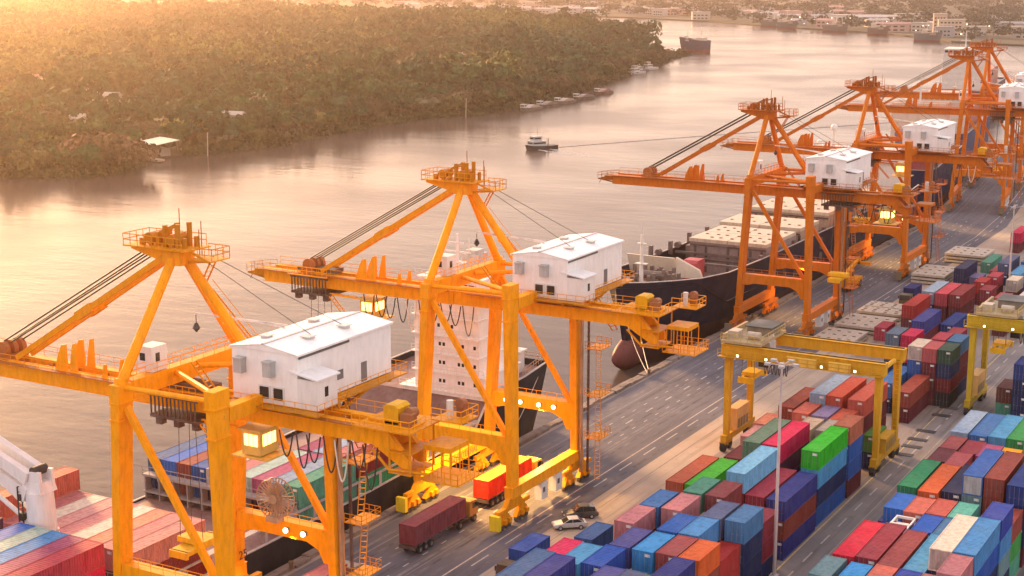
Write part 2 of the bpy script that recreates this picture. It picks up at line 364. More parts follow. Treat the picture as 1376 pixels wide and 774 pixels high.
while n<3700 and tries<60000:
    tries+=1
    x=rng.uniform(-1900,-425); y=rng.uniform(395,1640)
    # keep what the camera can see plus a margin
    az=math.degrees(math.atan2(-x,y))
    if az>51 or az<18: continue
    d=math.hypot(x,y)
    if rng.random()>min(1,(900/d)**1.0): continue
    if not inside(isl,x,y): continue
    ds=dist_poly(isl[:21],x,y)
    if ds<26 and y<1280: continue
    blk=False
    for hx,hy in HOUSES:
        hd=math.hypot(hx,hy); ux,uy=-hx/hd,-hy/hd; al=(x-hx)*ux+(y-hy)*uy; la=abs(-(x-hx)*uy+(y-hy)*ux)
        if la<11 and -10<al<46: blk=True
    clr=any(((x-cx)/ra)**2+((y-cy)/rb)**2<1 for cx,cy,ra,rb in CLEAR)
    if blk and rng.random()<.9: continue
    if clr and rng.random()<.55: continue
    cl=CL[5] if (clr or blk) else CL[rng.integers(len(CL))]; a=rng.uniform(0,6.28); s=rng.uniform(.6,1.6)*(1+max(0,d-700)/2600); ca,sa=math.cos(a)*s,math.sin(a)*s
    q=cl.copy(); qx=q[...,0]*ca-q[...,1]*sa+x; qy=q[...,0]*sa+q[...,1]*ca+y; qz=q[...,2]*s*rng.uniform(.7,1.0)-3.6
    sel=math.sin(x*.011+1.3)+math.sin(y*.013)+math.sin((x+y)*.031)+rng.normal(0,1.1)
    if x<-560 and y<800: sel-=.7
    if clr or blk: sel-=1.6
    Q[0 if sel>1.2 else 1 if sel>-.2 else 2 if sel>-1.5 else 3].append(np.stack([qx,qy,qz],-1).reshape(-1,3)); n+=1
for qq,cc,lb in zip(Q,[(.014,.040,.018),(.026,.054,.018),(.046,.048,.020),(.085,.088,.022)],['dark green crowns massed over the island wood','mid green crowns massed over the island wood','brownish crowns massed over the island wood','yellow green crowns scattered over the island wood']):
    me=quad_mesh('wood',np.concatenate(qq)); me.materials.append(M['leaf']); tag(put('wood',me,M['leaf'],cc),lb,'wood',kind='stuff')
# undergrowth carpet so no bare soil shows between the crowns
Q=[]
for i in range(26000):
    x=rng.uniform(-1700,-418); y=rng.uniform(395,1950); az=math.degrees(math.atan2(-x,y))
    if az>50 or az<19 or not inside(isl,x,y): continue
    Q.append((x,y,-3.2+rng.uniform(0,1.6)))
V=leaf_quads(np.array(Q),3.2,rng); V[:,2]=np.clip(V[:,2],-3.5,2.0)
Q=[];D=[]
for (ax,ay),(bx,by) in zip(isl[1:21],isl[2:22]):   # reeds and scrub hanging over the water's edge
    L_=math.hypot(bx-ax,by-ay)
    for q in range(int(L_*9)):
        t_=rng.random(); nx,ny=(by-ay)/L_,-(bx-ax)/L_; o_=rng.normal(1.0,2.6)
        if 452<ay+(by-ay)*t_<476: continue
        Q.append((ax+(bx-ax)*t_+nx*o_,ay+(by-ay)*t_+ny*o_,-4.2+abs(rng.normal(0,1.9))*(1 if o_<2 else .5))); D.append((nx,ny,.8))
V2=leaf_quads((np.array(Q),np.array(D)),.75,rng,.6); V=np.concatenate([V,V2])
me=quad_mesh('undergrowth',V); me.materials.append(M['leaf']); tag(put('undergrowth',me,M['leaf'],(.035,.035,.014)),'olive undergrowth carpet between the trees of the island','undergrowth',kind='stuff')
# houses in the wood
HL=['tiny white house','whitish low house','dusty pink house','small pale hut','old tan house','light grey house','white gabled house','cream house','tan house','grey tin roofed house','small white shed','pale pink house','long white hall','pale house','grey house','ochre house','white bungalow','faded house','brown roofed house','whitewashed house']
HP=['near the yellow green shrubs by the bank','left of the long white hall','deep in the orange lit wood','just behind the brown thicket','in the hazy middle distance of the wood','behind the moored barges','nearest the shore, half hidden by trees','behind the brownish thicket','deep in the left part of the wood','among dark trees in the middle of the wood','far back in the hazy wood','in a gap of the left wood','in the far left haze','right of the middle of the wood','in the deep green right wood','near the far shore of the island','close to the dark right shore','almost lost in the far haze','beside a clearing in the wood','behind the dense middle trees']
for i,(x,y) in enumerate(HOUSES):
    L=rnd.uniform(7,12);W=rnd.uniform(5,7);h=rnd.uniform(2.5,4.5); ro=root('house',(x,y,-3.6),HL[i]+' '+HP[i],'house','houses in the island wood',rnd.uniform(-.5,.8))
    mb=MB(); mb.box(-L/2,L/2,-W/2,W/2,0,h+4); put('wall',mb,M['white'],rnd.choice([(.42,.36,.30),(.48,.42,.36),(.36,.28,.22)]),ro)
    mb=MB(); mb.prism_x([(-W/2-.6,h+3.9),(W/2+.6,h+3.9),(0,h+5.9)],-L/2-.5,L/2+.5); put('roof',mb,M['paint'],rnd.choice([(.58,.53,.46),(.5,.45,.38),(.32,.17,.12),(.42,.37,.32)]),ro)
    for k in range(3):
        mb=MB(); mb.box(-L*.3+k*L*.3-.5,-L*.3+k*L*.3+.5,-W/2-.03,-W/2+.05,h+1.3,h+2.7); put('window',mb,M['glass'],None,ro)
# tin roofed shed on the near bank of the island
ro=root('shed',(-431,466,-3.6),'open boat shed with pale green tin roof on the far bank','shed',None,R(-12))
mb=MB(); mb.add([(-6.5,-6,5.6),(6.5,-6,5.2),(6.5,6,6.4),(-6.5,6,6.8),(-6.5,-6,5.8),(6.5,-6,5.4),(6.5,6,6.6),(-6.5,6,7.0)],[(0,3,2,1),(4,5,6,7),(0,1,5,4),(1,2,6,5),(2,3,7,6),(3,0,4,7)]); put('roof',mb,M['paint'],(.52,.58,.45),ro)
for x in (-5.5,0,5.5):
    for y in (-5,5): mb=MB(); mb.tube((x,y,0),(x,y,5.6),.18,6); put('post',mb,M['bark'],None,ro)
mb=MB(); mb.box(-5.5,2,-4.6,4.6,0,3); put('back_wall',mb,M['paint'],(.3,.24,.19),ro)
mb=MB(); mb.box(-7,12,-9,-5.5,-.5,.3); put('landing_stage',mb,M['paint'],(.35,.28,.2),ro)
for i,(x,y,lb) in enumerate([(-423,411,'leftmost slim wooden mooring post off the russet thicket'),(-422.5,424,'taller wooden mooring post right of the leftmost one'),(-427,452,'wooden post at the edge of the boat shed'),(-419,482,'lone wooden post in the water right of the shed'),(-411,672,'pale post standing off the middle of the dark bank')]):
    mb=MB(); mb.tube((0,0,-3),(.3,.1,9.5),.28,7,.2); mb.tube((.28,.1,9),(.32,.1,9.6),.3,7)
    tag(put('mooring_post',mb,M['paint'],(.5,.38,.26),loc=(x,y,ZW)),lb,'post','wooden posts along the far bank')
# ================================================================ shipping containers
PAL={'bright green':(.02,.38,.015),'light blue':(.07,.30,.55),'navy':(.012,.028,.10),'navy blue':(.012,.04,.20),'blue':(.018,.10,.36),'indigo':(.035,.045,.22),'brick red':(.27,.055,.04),
'rose red':(.40,.045,.075),'dark red':(.19,.022,.03),'sky blue':(.15,.40,.62),'crimson':(.50,.012,.075),'plum':(.10,.02,.07),'grey green':(.11,.20,.14),'leaf green':(.04,.36,.02),'maroon':(.13,.022,.034),
'rust orange':(.46,.10,.045),'sea green':(.07,.27,.19),'dull red':(.24,.05,.055),'faded pink':(.55,.27,.26),'salmon':(.60,.24,.16),'orange red':(.52,.085,.05),'pale blue':(.27,.38,.52),'tomato red':(.48,.10,.075),
'coral':(.55,.14,.10),'lavender':(.24,.20,.36),'vermilion':(.55,.11,.065),'beige':(.50,.40,.30),'pale grey':(.42,.38,.33),'terracotta':(.42,.13,.075),'moss green':(.10,.26,.05),'dusty pink':(.45,.17,.19),'mid blue':(.04,.15,.38),
'old rose':(.50,.19,.20),'violet blue':(.075,.08,.28),'bright blue':(.035,.26,.58),'dusky red':(.33,.07,.075),'orange':(.60,.11,.025),'red':(.40,.03,.03),'cobalt blue':(.02,.12,.45),'azure':(.06,.24,.52),
'slate blue':(.085,.11,.21),'steel blue':(.055,.17,.34),'wine red':(.25,.03,.05),'royal blue':(.015,.085,.40),'cerise':(.55,.02,.10),'denim blue':(.05,.13,.30),'green':(.03,.26,.07),'teal grey':(.14,.26,.29),'plum pink':(.34,.07,.16),
'faded red':(.38,.08,.09),'yellow':(.75,.36,.01),'emerald green':(.02,.24,.10),'bright orange':(.64,.12,.03),'dark navy':(.025,.03,.085),'turquoise':(.10,.40,.32),'bright red':(.62,.015,.05),'cream':(.62,.54,.43),'ultramarine':(.03,.06,.34),
'grass green':(.05,.32,.07),'brown red':(.14,.045,.04),'dark green':(.035,.085,.06),'black':(.03,.03,.035),'grey blue':(.10,.15,.22),'white':(.68,.64,.58),'mint':(.34,.48,.44),'ivory':(.68,.60,.50),
'blue with a silver end':(.03,.10,.34)}
CH=2.591; CW=2.438
def corr_y(x,y0,y1,z0,z1,pitch,depth,sgn):   # corrugated wall in plane x running along y
    mb=MB(); ys=[];n=int((y1-y0)/pitch); p=(y1-y0)/n
    for i in range(n):
        ys+=[(y0+p*i,0),(y0+p*(i+.30),0),(y0+p*(i+.5),1),(y0+p*(i+.80),1)]
    ys.append((y1,0)); vs=[]
    for y,d in ys: vs+=[(x-sgn*depth*d,y,z0),(x-sgn*depth*d,y,z1)]
    fs=[]
    for i in range(len(ys)-1):
        q=(2*i,2*i+2,2*i+3,2*i+1); fs.append(q if sgn>0 else q[::-1])
    mb.add(vs,fs); return mb
def make_meshes(L):
    D={}
    f=MB(); a=.13
    for x in (0,CW-a):
        for y in (0,L-a): f.box(x,x+a,y,y+a,0.10,CH-.09)
        f.box(x,x+a,a,L-a,0.02,.16); f.box(x,x+.09 if x==0 else x+a,a,L-a,CH-.10,CH-.01)
    for y in (0,L-a): f.box(a,CW-a,y,y+a,.02,.17); f.box(a,CW-a,y,y+a,CH-.13,CH-.012)
    for x in (-.01,CW-.17):
        for y in (-.01,L-.17):
            for z in (0,CH-.12): f.box(x,x+.18,y,y+.18,z,z+.122)
    D['frame']=f.mesh('frame')
    D['sr']=corr_y(CW-.03,.12,L-.12,.15,CH-.09,.36,.075,1).mesh('side_panel')
    D['sl']=corr_y(.03,.12,L-.12,.15,CH-.09,.36,.075,-1).mesh('side_panel')
    r=MB(); n=int(L/.42); p=(L-.2)/n; vs=[]
    for i in range(n+1):
        for y,d in ((.1+p*i,0),(.1+p*(i+.42),0),(.1+p*(i+.5),.035),(.1+p*(i+.92),.035)):
            if y<=L-.08: vs+=[(.1,y,CH-.055+d*.6),(CW-.1,y,CH-.055+d*.6)]
    r.add(vs,[(2*i,2*i+1,2*i+3,2*i+2) for i in range(len(vs)//2-1)]); D['roof']=r.mesh('roof_panel')
    e=MB(); e.box(.12,CW-.12,L-.06,L-.03,.15,CH-.12)
    for k in range(6): e.box(.2+k*.36,.36+k*.36,L-.035,L-.005,.2,CH-.18)
    D['end']=e.mesh('end_panel')
    for nm,x0 in (('dl',.11),('dr',CW/2+.01)):
        d=MB(); x1=x0+CW/2-.12; d.box(x0,x1,.045,.10,.16,CH-.125)
        for z in (.30,1.0,1.72): d.box(x0+.1,x1-.1,.025,.05,z,z+.5)
        d.box(x0,x1,.02,.05,.16,.24)
        D[nm]=d.mesh('door')
        q=MB()
        for x in (x0+.28,x0+.82): q.tube((x,.0,.12),(x,.0,CH-.1),.028,5); q.box(x-.07,x+.2,-.02,.0,1.0,1.06)
        D[nm+'r']=q.mesh('lock_rods')
    for k,mm in D.items(): mm.materials.append(M['box'])
    pl=MB(); pl.box(1.50,2.16,-.012,.0,1.95,2.28); D['plate']=pl.mesh('door_marking'); D['plate'].materials.append(M['white'])
    return D
CM={20:make_meshes(6.058),40:make_meshes(12.192)}
def container(x,y,z,n,h,col,label,group,endcol=None,rz=0,plate=None,far=False):
    D=CM[n]; f=rnd.uniform(.88,1.12); c=tuple(min(.9,q*f) for q in col); ec=endcol or c
    r=root('shipping_container',(x,y,z),label,'container',group,rz); r.scale=(1,1,h/CH)
    put('frame',D['frame'],None,c,r); put('roof_panel',D['roof'],None,c,r)
    put('side_panel',D['sr'],None,c,r)
    if not far: put('side_panel',D['sl'],None,c,r); put('end_panel',D['end'],None,c,r)
    for k in ('dl','dr'):
        d=put('door',D[k],None,ec,r); put('lock_rods',D[k+'r'],None,tuple(.5*q+.16 for q in ec),d)
    if plate or (plate is None and rnd.random()<.45): put('door_marking',D['plate'],None,(.7,.7,.68),r)
    return r
TABLE='''L -62.59 186.52 10.36 40 4 bright green,light blue,navy,blue
L -62.31 173.03 7.77 40 3 indigo,brick red,indigo
L -65.17 173.21 7.77 40 3 rose red
L -67.80 173.29 10.36 40 4 sky blue,dark red
L -67.96 186.29 10.36 40 4 crimson,plum,navy
L -70.68 186.16 10.36 40 4 grey green
L -73.37 173.09 7.77 40 3 leaf green
L -76.07 173.18 7.77 40 3 rust orange
L -69.64 163.84 10.36 20 4 sea green
L -66.78 163.88 10.36 20 4 dull red,dark red
L -76.12 193.26 5.18 20 2 maroon
L -77.03 201.89 5.8 20 2 faded pink
L -77.76 208.77 5.8 20 2 salmon
L -75.27 212.72 7.77 40 3 brick red
L -68.09 213.07 10.36 40 4 orange red
L -70.63 213.19 10.36 40 4 pale blue
L -64.63 212.62 10.36 40 4 tomato red,maroon,maroon
L -71.15 207.04 8.9 20 3 coral
L -68.16 206.93 8.9 20 3 lavender
L -65.33 206.47 8.9 20 3 vermilion
L -68.30 199.80 8.9 20 3 beige
L -65.26 200.22 8.9 20 3 pale grey
L -62.40 199.20 10.36 20 4 terracotta,blue,blue,maroon
L -62.90 212.95 5.18 20 2 moss green,navy
L -72.50 150.69 10.36 20 4 dusty pink,maroon
L -72.29 157.00 10.36 20 4 mid blue,navy
L -69.50 157.10 10.36 20 4 old rose
L -69.74 143.74 10.36 20 4 violet blue
L -66.92 143.68 10.36 20 4 bright blue
L -64.26 144.05 10.36 20 4 dusky red
L -61.63 144.04 10.36 20 4 orange,brick red,brick red,maroon
L -61.90 150.94 7.77 20 3 red,red,maroon
L -67.05 150.47 10.36 20 4 cobalt blue
L -64.50 150.68 10.36 20 4 azure
L -64.39 156.91 10.36 20 4 slate blue,navy
L -61.50 157.09 10.36 20 4 steel blue,navy,navy,navy
L -62.03 163.93 7.77 20 3 wine red,wine red,navy
L -69.97 137.45 10.36 20 4 royal blue
L -72.47 136.71 10.36 20 4 light blue,navy,maroon,navy
L -74.96 136.99 10.36 20 4 cerise
L -75.17 124.72 11.2 40 4 denim blue,navy,navy,navy
L -72.67 124.44 11.2 40 4 indigo,navy,navy,navy
L -67.47 132.04 10.36 20 4 violet blue,navy,navy,navy
L -64.97 132.22 10.36 20 4 slate blue,navy,navy,navy
L -62.48 131.76 10.36 20 4 leaf green,navy,maroon,navy
L -62.02 137.90 10.36 20 4 indigo,navy,navy,navy
R -49.56 212.79 7.77 40 3 pale blue
R -46.86 212.46 7.77 40 3 mid blue
R -44.36 212.98 7.77 40 3 light blue
R -41.86 213.21 7.77 40 3 green
R -39.36 212.41 7.77 40 3 teal grey,navy,navy
R -49.07 204.63 7.77 20 3 dull red
R -46.30 203.85 7.77 20 3 wine red
R -43.80 203.24 7.77 20 3 plum pink
R -49.13 198.49 7.77 20 3 maroon
R -46.63 197.71 7.77 20 3 faded red
R -41.19 202.82 7.77 20 3 yellow
R -41.63 186.79 10.36 40 4 blue with a silver end,teal grey
R -39.03 186.99 10.36 40 4 brick red,brick red
R -35.98 185.53 10.36 40 4 navy blue,navy,navy,maroon
R -49.62 186.22 7.77 40 3 emerald green
R -46.80 185.44 7.77 40 3 bright orange
R -44.13 186.70 7.77 40 3 dark navy
R -48.83 177.45 7.77 20 3 cobalt blue
R -46.33 177.14 7.77 20 3 coral
R -43.79 177.80 7.77 20 3 tomato red
R -41.20 177.83 7.77 20 3 turquoise
R -43.84 171.36 7.77 20 3 royal blue
R -41.28 171.37 7.77 20 3 steel blue
R -49.46 159.64 7.77 40 3 bright red
R -46.95 160.13 7.77 40 3 wine red
R -44.18 159.09 7.77 40 3 dull red
R -41.34 159.10 7.77 40 3 light blue
R -38.78 160.08 10.36 40 4 cream,navy
R -36.29 160.32 10.36 40 4 azure,royal blue,navy,navy
R -36.14 172.59 10.36 20 4 ultramarine,azure,teal grey,navy
R -36.16 178.73 7.77 20 3 brick red,grass green,sea green
R -36.32 153.62 10.36 20 4 dusty pink,dark red,maroon,navy
R -41.50 152.96 7.77 20 3 ultramarine,navy,navy
R -44.19 152.95 7.77 20 3 coral,dark red,navy
R -46.82 152.27 7.77 20 3 bright blue,navy,navy
R -49.94 152.74 7.77 20 3 teal grey,navy,navy
R -39.00 152.97 7.77 20 3 old rose,maroon,navy
D -51.05 249.17 5.18 20 2 brown red,sea green
D -47.83 245.41 10.36 20 4 navy blue,navy,navy,navy
F -64.78 238.59 5.18 40 2 brick red,maroon
F -68.96 242.79 5.18 40 2 mid blue,navy
F -66.47 251.43 9.76 20 4 cream,blue,blue
F -63.97 250.95 9.76 20 4 faded red,maroon,maroon,maroon
F -61.47 251.09 9.76 20 4 dark green,navy,dark red,black
F -61.70 258.10 9.76 20 4 steel blue,maroon,maroon,navy
F -64.39 258.15 9.76 20 4 rose red
F -64.08 266.64 8.9 20 3 wine red
F -69.62 258.27 9.76 20 4 crimson,crimson,navy
F -72.36 258.22 9.76 20 4 grey blue,slate blue,navy,navy
F -78.57 290.96 7.77 40 3 red,maroon
F -78.62 305.76 7.77 40 3 pale blue,navy
F -75.82 305.13 7.77 40 3 rose red,maroon,maroon
F -73.12 305.37 7.77 40 3 dark red,maroon,maroon
F -73.32 278.59 7.77 40 3 indigo,maroon
F -70.64 289.24 5.18 40 2 navy blue,navy
F -82.08 346.26 5.18 40 2 dark navy,navy
F -69.81 345.69 5.18 40 2 light blue,blue
F -81.11 400.55 5.18 40 2 crimson,maroon
F -74.63 333.55 5.18 20 2 red,maroon
F -71.64 325.41 5.18 20 2 wine red,maroon
F -64.47 306.51 7.77 20 3 dusky red,maroon,maroon
F -74.81 357.45 5.18 40 2 slate blue,navy
F -68.90 338.66 5.18 20 2 cream,maroon
F -81.54 370.34 2.59 40 1 sea green
F -77.31 360.52 2.59 40 1 faded red
F -63.02 322.64 5.18 20 2 white,maroon
F -79.59 350.65 2.59 20 1 lavender
F -73.53 340.70 5.18 20 2 rose red,maroon
F -83.85 291.13 2.7 20 1 rose red
F -63.98 332.42 5.18 40 2 maroon,maroon
F -70.45 361.33 5.18 40 2 mid blue,navy
S -116.14 99.60 12.8 40 4 rose red,crimson,maroon,navy
S -118.66 99.60 12.8 40 2 plum pink,maroon
S -121.18 99.60 12.8 40 2 azure,navy
S -123.70 99.60 12.8 40 2 mint,navy
S -126.22 99.60 12.8 40 2 cobalt blue,navy
S -131.26 99.60 12.8 40 2 plum,maroon
S -133.78 99.60 12.8 40 2 salmon,maroon
S -116.14 115.60 10.2 40 3 faded pink,dark red,dark red
S -118.66 115.60 10.2 40 2 old rose,maroon
S -121.18 115.60 10.2 40 2 salmon
S -123.70 115.60 10.2 40 2 ivory
S -126.22 115.60 10.2 40 2 dusty pink
S -128.74 115.60 10.2 40 2 faded pink
S -131.26 115.60 10.2 40 2 ivory
S -133.78 115.60 10.2 40 2 old rose
S -136.20 116.00 12.8 40 3 coral
S -116.14 145.30 8.7 40 2 sea green,sea green
S -118.66 145.30 8.7 40 2 pale blue,blue
S -121.18 145.30 8.7 40 2 plum pink,maroon
S -123.70 145.30 8.7 40 2 mint,navy
S -126.22 145.30 8.7 40 2 old rose,maroon
S -128.74 145.30 8.7 40 2 ivory,navy
S -131.26 145.30 8.7 40 2 blue,blue
S -133.78 145.30 8.7 40 2 brick red,brick red
S -136.30 145.30 8.7 40 2 cobalt blue,indigo
S -138.82 145.30 8.7 40 2 denim blue,navy
S -116.14 158.00 8.7 40 2 dark red,emerald green
S -118.66 158.00 8.7 40 2 old rose
S -121.18 158.00 8.7 40 2 pale blue
S -123.70 158.00 8.7 40 2 plum pink'''
ORD=['first','second','third','fourth','fifth','sixth','seventh','eighth','ninth','tenth','eleventh','twelfth']
ST=[]
for ln in TABLE.strip().split('\n'):
    p=ln.split(' ',6); ST.append(dict(b=p[0],x=float(p[1]),y=float(p[2]),z=float(p[3]),n=int(p[4]),k=int(p[5]),c=p[6].split(',')))
BLK={'L':'left yard block','R':'right yard block','F':'far yard block','D':'stack past the alley','S':'container ship'}
GRP={'L':'containers stacked in the left yard block','R':'containers stacked in the right yard block','F':'containers stacked in the far yard block','D':'containers stacked past the alley','S':'containers on the deck of the near ship'}
def ln_(s): return 12.19 if s['n']==40 else 6.06
def nb(s,side):
    best=None
    for q in ST:
        if q is s or q['b']!=s['b']: continue
        if side in 'lr':
            dx=(q['x']-s['x'])*(1 if side=='r' else -1)
            ov=min(q['y']+ln_(q),s['y']+ln_(s))-max(q['y'],s['y'])
            if .5<dx<3.6 and ov>1.5 and (best is None or dx<best[0]): best=(dx,q)
        else:
            dy=(q['y']-s['y']-ln_(s)) if side=='b' else (s['y']-q['y']-ln_(q))
            if -1<dy<4 and abs(q['x']-s['x'])<1.3 and (best is None or dy<best[0]): best=(dy,q)
    return best[1] if best else None
def top(s): return s['c'][0] if s['c'][0]!='-' else None
USED=set()
def uniq(cands):
    for c in cands:
        if c and 4<=len(c.split())<=16 and c not in USED:
            USED.add(c); return c
    raise RuntimeError('label '+cands[-1])
def name_of(s): return ('long ' if s['n']==40 else 'short ')+s['c'][0]
for s in ST:
    row=sorted({round(q['x']/2.75) for q in ST if q['b']==s['b']},reverse=True).index(round(s['x']/2.75))
    col=sorted(q['y'] for q in ST if q['b']==s['b'] and round(q['x']/2.75)==round(s['x']/2.75)).index(s['y'])
    s['ord']=f"{ORD[row]} row from right, {ORD[col]} along"
tops=[name_of(s)+s['b'] for s in ST]
for s in ST:
    size='long' if s['n']==40 else 'short'; h=s['z']/s['k'] if s['b']!='S' else 2.6
    l,r,f,bk=(nb(s,q) for q in 'lrfb')
    lvls=s['c']
    for i,cn in enumerate(lvls):
        if cn=='-': continue
        base=f'{size} {cn} container'; B=BLK[s['b']]
        if i==0:
            pre='on top' if s['k']>1 else 'lying low'
            cs=[f"{base} {pre} in the {B}" if tops.count(name_of(s)+s['b'])==1 else None]
            for who,rel in ((r,'left of'),(l,'right of'),(bk,'in front of'),(f,'behind')):
                if who and top(who): cs.append(f"{base} {pre} in the {B}, {rel} a {top(who)} one")
            cs.append(f"{base} {pre}, {B}, {s['ord']}"); cs.append(f"{base}, {B}, {s['ord']}")
        else:
            wh={1:'directly under',2:'two below',3:'three below'}[i]
            cs=[f"{base} {wh} the {name_of(s)} one of the {B}" if tops.count(name_of(s)+s['b'])==1 else None]
            for who,rel in ((r,'left of'),(l,'right of'),(bk,'in front of'),(f,'behind')):
                if who and top(who): cs.append(f"{base} {wh} the {s['c'][0]} top {rel} a {top(who)} one, {B}")
            cs.append(f"{size} {cn} box {wh} top, {B}, {s['ord']}"); cs.append(f"{size} {cn} box {wh} top, {B}, {s['ord'].replace(' from right','')}")
        lab=uniq(cs)
        ec=None
        if cn=='blue with a silver end': ec=(.42,.43,.44)
        if cn=='cream': ec=(.45,.38,.34)
        container(s['x'],s['y'],s['z']-(i+1)*h,s['n'],h,PAL[cn],lab,GRP[s['b']],ec,far=s['b'] in 'F' and False)
# white flat rack with folded ends among the right block
r=root('flat_rack',(-46.9,170.6,5.2),'white flat rack with dark openings between red and blue containers','flat rack')
mb=MB(); mb.box(0,2.4,0,6,0,.5)
for x in (0,2.2): mb.box(x,x+.2,.3,5.8,1.9,2.15)
for y in (.2,2.9,5.6): mb.box(0,2.4,y,y+.25,1.9,2.2)
for x in (0,2.2):
    for y in (.2,5.6): mb.box(x,x+.2,y,y+.25,.5,1.95)
put('frame',mb,M['white'],(.72,.70,.68),r)
mb=MB(); mb.box(.3,2.1,.7,5.3,.52,1.5); put('covered_load',mb,M['paint'],(.10,.10,.11),r)
mb=MB()
for y in (1.0,3.2): mb.box(.5,1.9,y,y+1.3,1.52,1.85)
put('load_lid',mb,M['white'],(.62,.58,.54),r)
# ship hatch covers stacked on the pavement
HC=(.50,.43,.34)
def hatch(x,y,w,l,layers,label,rz=0):
    r=root('hatch_cover_stack',(x,y,0),label,'hatch cover','ship hatch covers laid on the quay',rz)
    for k in range(layers):
        mb=MB(); z=.12+k*.82; mb.box(0,w,0,l,z+.12,z+.62); mb.box(.4,w-.4,.4,l-.4,z,z+.12)
        h=put('hatch_cover',mb,M['paint'],HC,r)
        if k==layers-1:
            mb=MB()
            for i in range(4):
                for j in range(3):
                    xx=w*(.12+.25*i)+rnd.uniform(-.2,.2);yy=l*(.18+.3*j); mb.box(xx-.32,xx+.32,yy-.22,yy+.22,z+.615,z+.72)
            tag(put('lashing_socket',mb,M['paint'],(.14,.11,.09),h),kind='stuff')
            mb=MB()
            for i in range(3): mb.box(w*(.25+.25*i)-.04,w*(.25+.25*i)+.04,.1,l-.1,z+.615,z+.64)
            put('seam',mb,M['paint'],(.36,.31,.25),h)
hatch(-93.2,280.5,8.2,10.8,2,'beige hatch cover nearest the yellow gantry, dark sockets on top')
hatch(-93.1,294.6,9.8,11.2,2,'large beige hatch cover between two other beige ones')
hatch(-92.9,308.8,9.2,5.2,2,'narrow beige hatch cover beside the long red container',0); hatch(-92.9,314.6,9.2,5.0,2,'far narrow beige hatch cover before the blurred blue truck',0)
hatch(-92.6,349.5,7.8,12.8,3,'tawny stack of three hatch covers beside the dark navy container'); hatch(-92.4,379,9.8,11.2,3,'farthest tawny stack of hatch covers by the quay road')
# pale concrete patch beyond
strip('concrete_pad',-90,-80,397,426,.012,M['apron'],bend=False)
